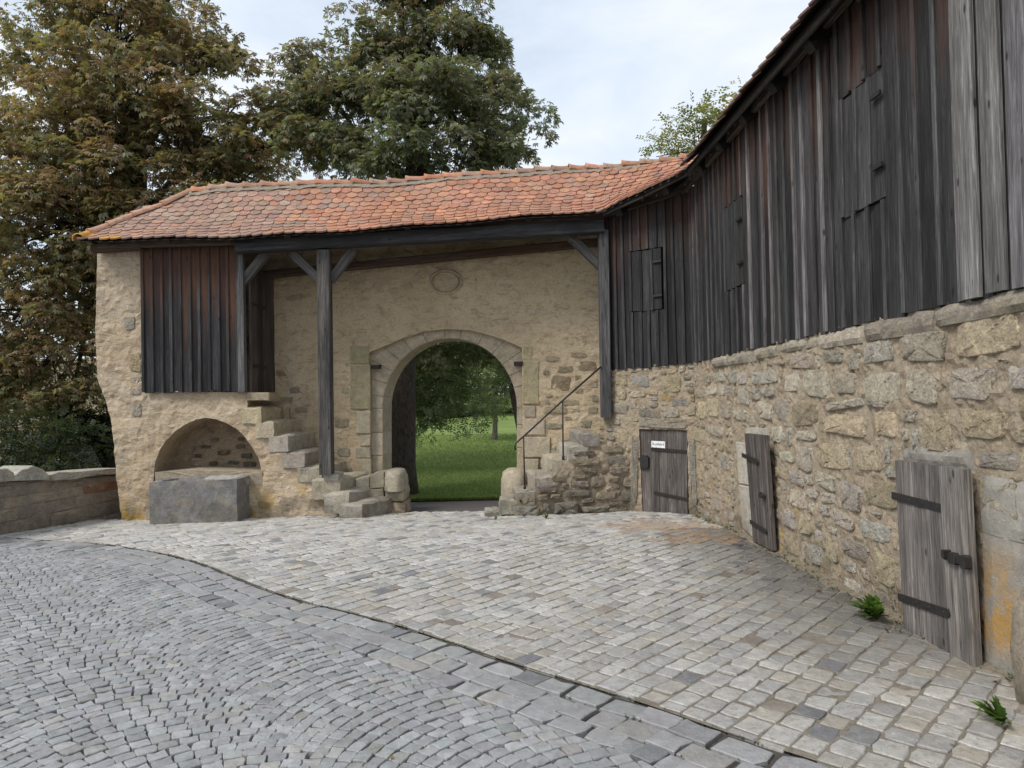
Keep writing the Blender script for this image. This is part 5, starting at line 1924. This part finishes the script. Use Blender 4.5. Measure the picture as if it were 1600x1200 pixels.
hatch(CW, hc1, 2, 'narrow dark board shutter with rusty hinges', (.25, .75))
hatch(CW, hc2, 3, 'warped grey board shutter standing proud of the cladding', (.25, .8), tilt=-.012, tint=(.045, .044, .045), offs=.006)
# corner post of the barn at the gallery
pbt = FR.p(*FR.px(946, 652, .05), .05)
ptp = FR.p(*FR.px(941, 362, .05), .05)
beam('corner_post', barn, pbt, ptp, .15, .15, (.085, .083, .084), FR.n)
# backing so that no light shows between boards
m = MB()
for fr, ln, b_, t_ in ((BW, BW.len, zb1, topB), (CW, CL, zbb, topC)):
    m.add([fr.p(0, b_(0) - .02, -.05), fr.p(ln, b_(ln) - .02, -.05), fr.p(ln, t_(ln) + .3, -.05), fr.p(0, t_(0) + .3, -.05)], [(0, 1, 2, 3)])
link('inner_lining', m.mesh('inner_lining', M_DARK), barn)
# sill gap under the boards: dark ledge
# eave of the barn: cove board, rafters, eave board, tiles
EV = [at(939, 329, 10.35), at(1003, 300, 9.85), at(1068, 266, 9.30)]
e4 = np.array([2.30, 5.25, at(1290, 0, 5.25)[2]])
x_ = at(1290, 0, 5.30)
e4 = x_
e5 = e4 + (e4 - EV[2]) * 1.1
BE = [EV[0], EV[1], EV[2], e4, e5]
INW = [unit(np.array([.6, .75, 0])), unit(np.array([.7, .7, 0])), unit(np.array([.95, .25, 0])), np.array([1.0, .03, 0]), np.array([1.0, .03, 0])]
m = MB()
vs, fs = [], []
for p, w in zip(BE, INW):
    ex = 2.2 if p[1] < 8 else .3
    vs += [p + np.array([0, 0, -.02]), p + w * .28 + np.array([0, 0, .20]), p + w * ex + np.array([0, 0, .76 * ex]), p + w * ex + np.array([0, 0, .76 * ex + .06]), p + np.array([0, 0, .05])]
for i in range(2, 4):
    for k in range(4):
        fs.append((i * 5 + k, i * 5 + k + 1, i * 5 + k + 6, i * 5 + k + 5))
m.add(vs, fs)
link('roof_boarding', m.mesh('barn_roof_boarding', M_DARK), barn)
def along(P, s):
    d = 0
    for i in range(len(P) - 1):
        l = np.linalg.norm(P[i + 1] - P[i])
        if s <= d + l or i == len(P) - 2:
            f = (s - d) / l
            return P[i] + (P[i + 1] - P[i]) * f, unit(P[i + 1] - P[i]), unit(INW[i] + (INW[i + 1] - INW[i]) * min(1, f))
        d += l
tot = sum(np.linalg.norm(BE[i + 1] - BE[i]) for i in range(4))
s = np.linalg.norm(BE[1] - BE[0]) + np.linalg.norm(BE[2] - BE[1]) - .05
mass = MB()
cnt = 0
while s < tot - .1:
    for row in range(3):
        p, d, w = along(BE, min(s + (.085 if row % 2 else 0), tot - .01))
        upv = unit(w + np.array([0, 0, .8]))
        upv = unit(upv - (upv @ d) * d)
        zz = np.cross(d, upv)
        if zz[2] < 0:
            zz = -zz
        yv = -upv
        xv = np.cross(yv, zz)
        org = p + upv * (.15 * row) + yv * .05 - yv * .28 + zz * (.055 + .004)
        M = frame_mat(org, xv, yv, zz) @ Matrix.Rotation(.055 + random.gauss(0, .015), 4, 'X') @ Matrix.Rotation(random.gauss(0, .02), 4, 'Z') @ Matrix.Diagonal((.166, .28 / 1.5, .016, 1))
        tint = jit(random.choice(OLD + [(.24, .14, .10)]), .12)
        if row == 0 and cnt < 300:
            link('roof_tile', TM[random.randrange(8)], barn, M, tint)
            cnt += 1
        else:
            k = random.randrange(8)
            mass.add([M @ Vector(q) for q in TILES[k][0]], TILES[k][1], tint)
    s += .172
link('upper_roof_tiles', mass.mesh('barn_upper_tiles', M_TILE), barn, kind='stuff')
# eave board on the rafter ends, rafters, wall-head board
for i in range(4):
    a, b = BE[i], BE[i + 1]
    nrm = -unit((INW[i] + INW[i + 1]) / 2)
    beam('eave_board', barn, a + np.array([0, 0, -.03]) - nrm * .06, b + np.array([0, 0, -.03]) - nrm * .06, .025, .09, (.04, .034, .03), nrm)
s = .25
while s < tot - .1:
    p, d, w = along(BE, s)
    beam('rafter_foot', barn, p + w * .06 + np.array([0, 0, -.05]), p + w * .7 + np.array([0, 0, .42]), .12, .11, (.026, .023, .021), np.array([0, 0, -1.0]) - w * .3)
    s += .78
for fr, u0, u1, tf in ((BW, 0, BW.len, topB), (CW, 0, uc1 * 1.25, topC)):
    beam('wall_plate', barn, fr.p(u0, tf(u0) + .07, .05), fr.p(u1, tf(u1) + .07, .05), .05, .17, (.075, .06, .048), fr.n, .3, 6)
m = MB()
for fr, ln, tf in ((BW, BW.len, topB), (CW, uc1 * 1.2, topC)):
    k = 0
    while k * .22 < ln:
        u = k * .22 + .1
        p = fr.p(u, tf(u) + .04, .06)
        m.tube([p, p + fr.n * .035 + np.array([0, 0, -.004]), p + fr.n * .04 + np.array([0, 0, .03])], [.0045] * 3, 4)
        k += 1
link('hooks', m.mesh('barn_hooks', M_WHITE), barn, kind='stuff')

# boulder at the right edge
p = gnd(1615, 1108)
o = rubble_lump('boulder', None, (p[0] + .125, p[1], .22), (.32, .40, .72), 9, M_STEP, (.40, .34, .26))
tag(o, 'pale upright boulder against the wall at the right edge beside a leafy weed', 'boulder')

# ------------------------------------------------------------------ swept-up earth at the wall foot, moss in the joints
m = MB()
vs, fs = [], []
nn_ = 150
for i in range(nn_ + 1):
    u = .05 + (CL - .6) * i / nn_
    wdt = .13 + .09 * noise.noise(Vector((u * 1.9, 2, 0))) + .05 * noise.noise(Vector((u * 6, 5, 0)))
    for k, f in enumerate((0, .35, .7, 1.0)):
        p = CW.p(u, 0, -.02 + f * (wdt + .02))
        hgt = (.035, .018, .006, -.006)[k] + .008 * noise.noise(Vector((u * 9, k * 3, 1)))
        vs.append((p[0], p[1], gz(p[0], p[1]) + hgt))
for i in range(nn_):
    for k in range(3):
        a = i * 4 + k
        fs.append((a, a + 1, a + 5, a + 4))
m.add(vs, fs)
link('earth_strip', m.mesh('earth_strip', mat_ground('dry_earth', (0.26, 0.215, 0.16), (0.20, 0.17, 0.125), (0.12, 0.105, 0.08))), kind='structure')
m = MB()
r = random.Random(77)
def tuft(p, s, t):
    for q in range(4):
        a = r.uniform(0, 6.28)
        d = np.array([math.cos(a), math.sin(a), 0])
        e2 = np.array([-d[1], d[0], 0]) * s * .22
        m.add([p - e2, p + e2, p + d * s * .7 + np.array([0, 0, s * r.uniform(.4, 1.0)])], [(0, 1, 2)], t)
for i in range(420):
    k = r.randrange(len(BS))
    c_ = BSa[k] + BN[k] * r.choice((0.0, 0.0, .505, .19))
    if visible(*c_):
        tuft(np.array([c_[0], c_[1], gz(*c_) - .008]), r.uniform(.008, .022), jit(r.choice([(.10, .13, .04), (.13, .13, .05), (.07, .10, .03)]), .2))
for i in range(260):
    p = CW.p(r.uniform(.1, 6.4), 0, r.gauss(.06, .05))
    tuft(np.array([p[0], p[1], gz(p[0], p[1]) + .01]), r.uniform(.012, .035), jit(r.choice([(.12, .15, .05), (.16, .15, .06), (.08, .11, .035)]), .2))
for i in range(120):
    p = FR.p(r.uniform(.6, 5.2), 0, r.gauss(.05, .03))
    tuft(np.array([p[0], p[1], gz(p[0], p[1]) - .005]), r.uniform(.012, .03), jit((.13, .15, .06), .25))
link('moss', m.mesh('moss', M_LEAF), kind='stuff')

# ------------------------------------------------------------------ weeds
def weed(loc, size, nl, label, seed, toward=None, tint=(.105, .18, .04)):
    r = random.Random(seed)
    m = MB()
    for i in range(nl):
        az = r.uniform(0, 2 * math.pi)
        if toward is not None and math.cos(az - toward) < -.2:
            az = az + math.pi
        el = r.uniform(.75, 1.45)
        Lf = size * r.uniform(.55, 1.0)
        d = np.array([math.cos(az) * math.cos(el), math.sin(az) * math.cos(el), math.sin(el)])
        side = unit(np.cross(d, (0, 0, 1)))
        t = jit(tint, .22, .05)
        vs, fs = [], []
        K = 7
        for k in range(K + 1):
            f = k / K
            c_ = d * Lf * f + np.array([0, 0, -size * .30 * f * f]) 
            w = Lf * .115 * math.sin(math.pi * min(1, f * .9 + .08)) * (1.25 if k % 2 else .72) * (0.15 if k == K else 1)
            up = np.cross(side, d) * .25 * w
            vs += [c_ - side * w + up, c_, c_ + side * w + up]
        for k in range(K):
            a = k * 3
            fs += [(a, a + 1, a + 4, a + 3), (a + 1, a + 2, a + 5, a + 4)]
        m.add(vs, fs, t)
    o = link('weed', m.mesh('weed', M_LEAF), None, Matrix.Translation(Vector(loc)))
    return tag(o, label, 'weed', 'green weeds growing at the foot of the walls')
p = gnd(1378, 968)
weed((p[0] - .04, p[1], 0), .29, 70, 'bushy green leafy weed growing beside the wide grey plank door', 1, math.pi)
p = gnd(1578, 1132)
weed((p[0] - .04, p[1], 0), .20, 40, 'leafy weed growing at the foot of the pale boulder', 2, math.pi)
p = gnd(966, 796)
weed((p[0], p[1] - .12, p[2]), .26, 44, 'green weed growing left of the small plank door', 3, -math.pi / 2)
p = gnd(853, 809)
weed((p[0], p[1] - .08, p[2]), .14, 16, 'small weed between two boulders under the handrail staircase', 4, -math.pi / 2)
p = gnd(775, 812)
weed((p[0], p[1] - .03, p[2]), .10, 12, 'tiny weed in front of the lowest step by the archway', 5, -math.pi / 2)
p = gnd(917, 800)
weed((p[0], p[1] - .06, p[2]), .12, 12, 'tiny dull weed at the base of the staircase rubble between two larger weeds', 6, -math.pi / 2, (.06, .09, .03))
p = rpt(814, 785)
weed((p[0], p[1] - .02, p[2]), .09, 10, 'tiny bright weed on the second step below the handrail post', 7, -math.pi / 2, (.08, .15, .03))

# ------------------------------------------------------------------ trees
def leaf_template(kind):
    """Quads of one leaf spray, unit size, hanging from the origin; local x is out, z is up."""
    V, Q = [], []
    if kind == 'palm':                              # horse chestnut: five leaflets
        for a in (-1.15, -.6, 0, .6, 1.15):
            l = 1.0 if abs(a) < .7 else .72
            c, s = math.cos(a), math.sin(a)
            b = len(V)
            for (r, w, z) in ((.05, 0, 0), (.62, .15, -.10), (1.0, 0, -.36), (.62, -.15, -.10)):
                V.append(((r * c - w * s) * l, (r * s + w * c) * l, z * l))
            Q.append((b, b + 1, b + 2, b + 3))
    else:                                           # a short twig of small leaves
        r_ = random.Random(5)
        for k in range(6):
            x = .2 + k * .14
            sg = 1 if k % 2 else -1
            b = len(V)
            a = sg * r_.uniform(.6, 1.2)
            c, s = math.cos(a), math.sin(a)
            for (r, w, z) in ((0, 0, 0), (.17, .09, .02), (.36, 0, -.06), (.17, -.09, .02)):
                V.append((x + r * c - w * s, r * s + w * c, z - .12 * x))
            Q.append((b, b + 1, b + 2, b + 3))
    return np.array(V), np.array(Q)
TPL = {'palm': leaf_template('palm'), 'twig': leaf_template('twig')}
def leaves(cents, outs, radii, per, size, kind, tones, rs, flat=.55, droop=.35, tone_fn=None):
    """Leaf sprays round cluster centres; returns one mesh's arrays."""
    V0, Q0 = TPL[kind]
    N = len(cents) * per
    C = np.repeat(cents, per, 0)
    O = np.repeat(outs, per, 0)
    R = np.repeat(radii, per)
    d = rs.normal(size=(N, 3))
    d /= np.linalg.norm(d, axis=1)[:, None]
    d = d + O * .55 + np.array([0, 0, .25])
    d /= np.linalg.norm(d, axis=1)[:, None]
    rad = R * rs.uniform(.45, 1.0, N) ** .6
    P = C + d * rad[:, None] * np.array([1, 1, flat])
    # leaf axes: out along d, drooping
    x = d * np.array([1, 1, .4]) + rs.normal(size=(N, 3)) * .45 + np.array([0, 0, -droop])
    x /= np.linalg.norm(x, axis=1)[:, None]
    up = np.array([0, 0, 1.0]) + rs.normal(size=(N, 3)) * .45
    y = np.cross(up, x)
    y /= np.linalg.norm(y, axis=1)[:, None] + 1e-9
    z = np.cross(x, y)
    s = size * rs.uniform(.7, 1.25, N)
    V = P[:, None, :] + s[:, None, None] * (V0[None, :, 0, None] * x[:, None, :] + V0[None, :, 1, None] * y[:, None, :] + V0[None, :, 2, None] * z[:, None, :])
    k = len(V0)
    Q = (Q0[None] + (np.arange(N) * k)[:, None, None]).reshape(-1, Q0.shape[1])
    tn = np.array(tones)
    ci = rs.randint(0, len(tones), len(cents))
    mixc = np.where(rs.rand(N) < .55, np.repeat(ci, per), rs.randint(0, len(tones), N))
    T = tn[mixc] * rs.uniform(.7, 1.3, N)[:, None]
    if tone_fn is not None:
        T = tone_fn(P, T, rs)
    T = np.repeat(T, k, 0)
    return V.reshape(-1, 3), Q, T
def branch_path(a, b, sag, rs, n=5):
    a, b = np.asarray(a, float), np.asarray(b, float)
    L_ = np.linalg.norm(b - a)
    out = []
    w = rs.normal(size=3) * L_ * .06
    for k in range(n + 1):
        f = k / n
        out.append(a + (b - a) * f + w * math.sin(math.pi * f) + np.array([0, 0, sag * L_ * math.sin(math.pi * f)]))
    return out
def tree(name, label, base, trunk_r, trunk_top, lobes, per_lobe, per, size, kind, tones, seed, cl_r=.5, group=None, bark=None, crown_name='crown', tone_fn=None, inner=.3, fruit=None, flat=.55, droop=.35, mat=None, category='tree', trunk_mid=None):
    rs = np.random.RandomState(seed)
    t = thing(name, label, category, base, group)
    base = np.asarray(base, float)
    trunk_top = np.asarray(trunk_top, float)
    mb_ = MB()
    pts = [base + np.array([0, 0, -.1]), base + (trunk_top - base) * .06, base + (trunk_top - base) * .3, base + (trunk_top - base) * .65, trunk_top]
    if trunk_mid is not None:
        pts[2] = np.asarray(trunk_mid)
    mb_.tube(pts, [trunk_r * 1.5, trunk_r * 1.12, trunk_r, trunk_r * .85, trunk_r * .6], 12)
    link('trunk', mb_.mesh('trunk', bark or M_BARK, True), t)
    br = MB()
    C, O, Rr = [], [], []
    for li, (c, r) in enumerate(lobes):
        c, r = np.asarray(c, float), np.asarray(r, float)
        f = rs.uniform(.45, 1.0)
        st = base + (trunk_top - base) * f
        path = branch_path(st, c, .08, rs)
        R0 = trunk_r * .34
        br.tube(path, [R0 * (1 - .75 * k / 5) for k in range(6)], 5)
        n = max(3, int(per_lobe * (r[0] * r[1] * r[2]) ** (2 / 3.)))
        for k in range(n):
            d = rs.normal(size=3)
            d /= np.linalg.norm(d)
            if d[2] < -.5:
                d[2] *= -.4
            q = 1 - inner * rs.rand() ** 1.5
            p = c + d * r * q
            C.append(p)
            O.append(d)
            Rr.append(cl_r * rs.uniform(.7, 1.3))
            if k % 2 == 0:
                st2 = path[3] + (path[5] - path[3]) * rs.rand()
                pp = branch_path(st2, p, .05, rs, 3)
                br.tube(pp, [R0 * .22, R0 * .16, R0 * .1, R0 * .05], 4, cap=False)
    link('branches', br.mesh('branches', bark or M_BARK, True), t)
    C, O, Rr = np.array(C), np.array(O), np.array(Rr)
    V, Q, T = leaves(C, O, Rr, per, size, kind, tones, rs, flat, droop, tone_fn)
    link(crown_name, np_mesh(crown_name, V, Q, mat or M_LEAF, T), t)
    if fruit:
        fm = MB()
        oc = [(1, 0, 0), (0, 1, 0), (-1, 0, 0), (0, -1, 0), (0, 0, 1), (0, 0, -1)]
        for k in range(fruit[0]):
            i = rs.randint(len(C))
            d = O[i] + np.array([0, -.9, -.3]) + rs.normal(size=3) * .3
            p = C[i] + unit(d) * Rr[i] * .95
            fm.add([p + np.array(q) * fruit[1] for q in oc], [(0, 1, 4), (1, 2, 4), (2, 3, 4), (3, 0, 4), (1, 0, 5), (2, 1, 5), (3, 2, 5), (0, 3, 5)], jit(fruit[2], .15))
        link('conkers', fm.mesh('conkers', M_LEAF, True), t, kind='stuff')
    return t, len(Q)
def lob(x, y, D, rx, ry, rd=None):
    """Crown lobe from its place and size in the view, at distance D."""
    k = D / F
    return (at(x, y, D), (rx * k, (rd or (rx + ry) / 2) * k, ry * k))
CHEST = [(.265, .190, .108), (.285, .185, .106), (.230, .212, .108), (.255, .218, .114), (.195, .200, .108), (.305, .208, .122), (.215, .175, .100)]
CHG = [(.190, .195, .115), (.190, .205, .120), (.150, .175, .108), (.200, .185, .115), (.195, .215, .140), (.190, .175, .110)]
def top_brown(P, T, rs):
    z = P[:, 2]
    f = np.clip((z - 7.5) / 4, 0, 1) * .40 + np.clip((-3.0 - P[:, 0]) / 2, 0, 1) * .35
    m = rs.rand(len(P)) < f
    T = T.copy()
    T[m] = T[m] * .3 + np.array([.265, .170, .095]) * .7
    return T
D0 = 15.5
nq = 0
t_, q = tree('chestnut_tree', 'big autumn-brown chestnut tree dotted with yellow conkers behind the left pier', (-8.6, 15.8, -.1), .34, at(215, 150, 15.8),
     [lob(190, 60, D0, 150, 85), lob(70, 135, D0, 100, 70), lob(320, 95, D0 - .5, 75, 85), lob(245, -70, D0, 130, 70), lob(30, 240, D0 - 1, 130, 90), lob(180, 200, D0 - 1.3, 130, 85), lob(330, 215, D0 - 1, 90, 70),
      lob(90, 370, D0 - 1.6, 140, 90), lob(250, 320, D0 - 1.2, 120, 70), lob(20, 500, D0 - 1.5, 110, 80), lob(130, 520, D0 - 1.7, 70, 70), lob(-90, 330, D0, 90, 200), lob(385, 275, D0 - .6, 60, 50), lob(110, 640, D0 - 1.4, 90, 60), lob(60, 580, D0 - 1.6, 110, 60), lob(60, 440, D0 - 1.6, 110, 70), lob(140, 440, D0 - 1.2, 70, 60), lob(-40, 560, D0 - 1, 90, 80), lob(422, 222, D0 - .4, 48, 48), lob(395, 180, D0 - .4, 40, 40), lob(230, 235, D0 - .6, 120, 60), lob(330, 290, D0 - .9, 80, 45), lob(200, 130, D0 - 1.2, 110, 70), lob(185, 25, D0 - .8, 95, 60), lob(60, 320, D0 - 1.8, 120, 60), lob(160, 270, D0 - 1.8, 90, 60), lob(10, 640, D0 - 1.2, 90, 60), lob(400, 260, D0 + 2, 50, 45)],
     25, 48, .118, 'palm', CHEST, 3, .46, fruit=(520, .030, (.42, .38, .07)), inner=.6)
nq += q
D1_ = 15.0
t_, q = tree('chestnut_tree', 'green and brown cone-shaped chestnut tree rising above the tiled ridge', (at(622, 770, 13.6)[0], 13.6, gz(0, 13.6)), .27, at(662, 60, 15.0),
     [lob(655, 0, D1_, 95, 75), lob(600, 95, D1_, 90, 65), lob(720, 90, D1_, 85, 70), lob(560, 165, D1_ - .6, 95, 65), lob(660, 170, D1_ - 1.0, 100, 65), lob(765, 175, D1_ - .3, 80, 65), lob(480, 215, D1_, 70, 60), lob(530, 245, D1_ - .6, 90, 55),
      lob(650, 255, D1_ - 1.1, 110, 50), lob(780, 245, D1_ - .4, 85, 50), lob(455, 160, D1_, 50, 42), lob(505, 125, D1_ - .2, 55, 42), lob(655, -75, D1_, 60, 50), lob(700, 560, D1_ + 1.5, 110, 38), lob(720, 500, D1_ + .8, 120, 50), lob(560, 450, D1_ + 1, 120, 80), lob(800, 400, D1_ + 1, 100, 90)],
     32, 58, .118, 'palm', CHG, 8, .44, tone_fn=top_brown, inner=.75, trunk_mid=at(628, 560, 13.9))
nq += q
BIR = [(.24, .24, .08), (.20, .22, .08), (.30, .25, .09), (.17, .19, .07)]
D2_ = 22
t_, q = tree('birch_tree', 'sparse yellow-green tree top showing above the roof valley beside the barn', (at(1110, 700, D2_)[0], D2_, .1), .14, at(1100, 190, D2_),
     [lob(1050, 232, D2_, 42, 36), lob(1085, 205, D2_, 40, 36), lob(1120, 215, D2_, 45, 50), lob(1150, 168, D2_, 26, 28), lob(1175, 190, D2_, 40, 40), lob(1025, 245, D2_, 26, 18), lob(1130, 270, D2_, 70, 40)],
     17, 14, .34, 'twig', BIR, 5, .42, flat=.8, inner=.6)
nq += q
APP = [(.18, .22, .12), (.15, .19, .10), (.21, .25, .145), (.125, .165, .085)]
t_, q = tree('apple_tree', 'small-leaved green tree hanging over the lawn seen through the archway', (at(655, 735, 17.5)[0] - .6, 17.6, gz(0, 17.6)), .13, at(655, 600, 17.5),
     [lob(660, 640, 17, 40, 45), lob(700, 625, 17, 42, 45), lob(735, 650, 17.3, 30, 32), lob(690, 675, 16.8, 35, 18), lob(690, 590, 17.3, 60, 35), lob(620, 640, 17, 30, 45)],
     60, 16, .22, 'twig', APP, 6, .30, flat=.9, inner=.6, fruit=(50, .022, (.20, .08, .04)))
nq += q
LAW = [(.18, .22, .10), (.155, .19, .085), (.21, .25, .12)]
t_, q = tree('park_tree', 'slim tree with a pale trunk standing on the lawn behind the arch', (at(773, 682, 26)[0], 26, gz(0, 26)), .09, at(775, 600, 26),
     [lob(770, 605, 26, 50, 38), lob(768, 638, 25.6, 38, 16), lob(740, 620, 26, 40, 28), lob(800, 612, 26, 32, 32), lob(770, 570, 26, 60, 35)],
     24, 18, .30, 'twig', LAW, 9, .5, flat=.9, inner=.6, bark=mat_bark('pale_bark', (.10, .09, .08), (.22, .2, .18)))
nq += q
t_, q = tree('park_tree', 'dark leaning tree trunk with dense foliage at the right side of the archway view', (at(826, 690, 21)[0], 21, gz(0, 21)), .2, at(796, 575, 21),
     [lob(800, 575, 21, 40, 35), lob(760, 560, 21.5, 60, 32), lob(835, 590, 21, 50, 45)],
     24, 18, .28, 'twig', [(.07, .09, .042), (.085, .105, .05), (.06, .08, .036)], 12, .5, flat=.9, inner=.6)
nq += q
# far wood closing the view behind the lawn
rs = np.random.RandomState(4)
C, O, Rr = [], [], []
for k in range(420):
    x = rs.uniform(-24, 20)
    zmax = 9 + 2.5 * math.sin(x * .5)
    C.append((x, rs.uniform(44, 52), rs.uniform(.6, zmax)))
    O.append((0, -1, .3))
    Rr.append(rs.uniform(1.0, 2.0))
V, Q, T = leaves(np.array(C), np.array(O, float), np.array(Rr), 55, .75, 'twig', [(.09, .115, .055), (.105, .13, .06), (.075, .10, .05)], rs, .9)
link('far_wood', np_mesh('far_wood', V, Q, M_LEAF, T), kind='stuff')
# left background: dark shrub, ivy-clad wall, sloping coping
t_, q = tree('shrub', 'dark green dense shrub behind the low parapet wall', (at(60, 800, 13)[0], 13.0, -.2), .08, at(60, 690, 13),
     [lob(40, 700, 12.8, 90, 50), lob(110, 690, 13, 50, 40), lob(-60, 700, 12.8, 80, 60), lob(80, 745, 12.5, 60, 35), lob(0, 745, 12.4, 80, 35)],
     60, 26, .17, 'twig', [(.05, .07, .038), (.062, .085, .045), (.042, .06, .034), (.08, .08, .034)], 14, .26, flat=.9, category='shrub')
nq += q
bw_ = thing('garden_wall', 'dark stone wall hung with ivy behind the pier at the left', 'wall', (-8, 14, 0))
BF = Frame((at(60, 700, 14.5)[0], 14.5), (at(240, 700, 14.2)[0], 14.2))
mb = sheet(BF, [(0, -.4), (BF.len, -.4), (BF.len, BF.px(200, 672)[1]), (0, BF.px(60, 668)[1])], [], .12, .03, 3, 3, 0, .3)
link('wall_core', mb.mesh('garden_wall_core', M_MORTG), bw_)
z = -.1
ri = 0
while z < BF.px(150, 678)[1] - .1:
    u = -.15 * (ri % 2)
    while u < BF.len - .1:
        l = random.uniform(.35, .6)
        link('stone', abank[random.randrange(6)], bw_, BF.mat(u + l / 2, z + .1, 0.0) @ Matrix.Diagonal((l - .01, .19, .03, 1)), jit((.13, .125, .115), .12))
        u += l
    z += .2
    ri += 1
rs = np.random.RandomState(24)
C, O, Rr = [], [], []
for k in range(90):
    x, y = rs.uniform(90, 178), rs.uniform(650, 690)
    if k > 60:
        x, y = rs.uniform(100, 152), rs.uniform(685, 740)
    C.append(at(x, y, 14.0))
    O.append((0, -1, .2))
    Rr.append(.22)
V, Q, T = leaves(np.array(C), np.array(O, float), np.array(Rr), 30, .15, 'twig', [(.03, .042, .022), (.042, .055, .03), (.024, .034, .018)], rs, .9)
link('ivy', np_mesh('ivy', V, Q, M_LEAF, T), bw_, kind='stuff')
sl_ = thing('sloping_coping', 'sloping stone coping between the dark shrub and the ivy wall', 'coping', at(130, 735, 13.3))
SP = Frame((at(90, 740, 13.5)[0], 13.5), (at(140, 740, 13.2)[0], 13.2))
for k in range(5):
    f0, f1 = k / 5, (k + 1) / 5
    a = (112 + (100 - 112) * f0, 700 + 45 * f0)
    y0, y1 = 697 + 45 * f0, 697 + 45 * f1
    block_from_px('coping_stone', SP, [(100, y0), (117 + 20 * f0, y0), (117 + 20 * f1, y1 - 1), (94, y1 - 1)], 0, .35, sl_, M_STEP, jit((.27, .26, .235), .08))
fw = Frame((at(-80, 640, 22)[0], 22.0), (at(260, 640, 21)[0], 21.0))
mb = sheet(fw, [(0, -.4), (fw.len, -.4), (fw.len, fw.px(200, 560)[1]), (0, fw.px(0, 560)[1])], [], .2, .04, 2, 3, 0, .3)
o = link('town_wall', mb.mesh('town_wall', M_MORT), None)
tag(o, 'pale old wall glimpsed through the chestnut leaves behind the shrub', 'wall')
print('leaf quads', nq)
# grass blades and fallen leaves at the edge of the lawn
rs = np.random.RandomState(2)
N = 52000
gy = 12.76 + 16 * rs.rand(N) ** 3.2
gx = -.165 * gy - .3 + (.75 + .165 * gy) * rs.rand(N)
zz = np.array([gz(0, y) for y in gy])
h = rs.uniform(.02, .05, N) * (1 + (gy < 12.95) * .5)
wd = rs.uniform(.004, .009, N) * (1 + .12 * (gy - 12.7))
an = rs.uniform(0, 6.28, N)
lean = rs.normal(size=(N, 2)) * .018
base = np.stack([gx, gy, zz], 1)
off = np.stack([np.cos(an) * wd, np.sin(an) * wd, np.zeros(N)], 1)
V = np.stack([base - off, base + off, base + np.stack([lean[:, 0], lean[:, 1], h], 1)], 1).reshape(-1, 3)
Q = np.arange(3 * N).reshape(N, 3)
T = np.array([(.180, .255, .072), (.22, .30, .09), (.155, .22, .062), (.24, .26, .11)])[rs.randint(0, 4, N)] * rs.uniform(.75, 1.25, N)[:, None]
link('grass', np_mesh('grass', V, Q, M_LEAF, np.repeat(T, 3, 0)), kind='stuff')
fm = MB()
def leaf_bit(p, s, t, r):
    a = r.uniform(0, 6.28)
    x, y = np.array([math.cos(a), math.sin(a), r.uniform(-.2, .4)]), np.array([-math.sin(a), math.cos(a), r.uniform(-.2, .4)])
    fm.add([p - x * s, p - y * s * .5, p + x * s, p + y * s * .5], [(0, 1, 2, 3)], t)
r = random.Random(3)
for k in range(90):
    y = 12.68 + abs(r.gauss(0, .12))
    leaf_bit(np.array([r.uniform(-2.2, .4), y, gz(0, y) + .02]), r.uniform(.02, .045), jit((.20, .10, .045), .3), r)
for k in range(160):
    y = r.uniform(12.9, 20)
    leaf_bit(np.array([r.uniform(-.16 * y, .2), y, gz(0, y) + .04]), r.uniform(.02, .04), jit(r.choice([(.26, .17, .06), (.18, .09, .04)]), .3), r)
for k in range(60):
    g = gnd(r.uniform(0, 1500), r.uniform(830, 1190))
    if g[0] < 2.5 and g[1] < 10:
        leaf_bit(np.array([g[0], g[1], g[2] + .012]), r.uniform(.006, .016), jit(r.choice([(.25, .18, .06), (.10, .07, .04), (.3, .27, .2)]), .2), r)
for k in range(26):
    u = r.uniform(.3, 6.2)
    p = CW.p(u, 0, r.uniform(.08, .3))
    leaf_bit(np.array([p[0], p[1], gz(0, p[1]) + .014]), r.uniform(.012, .03), jit((.14, .07, .04), .3), r)
link('fallen_leaves', fm.mesh('fallen_leaves', M_LEAF), kind='stuff')
print('objects', len(bpy.data.objects))
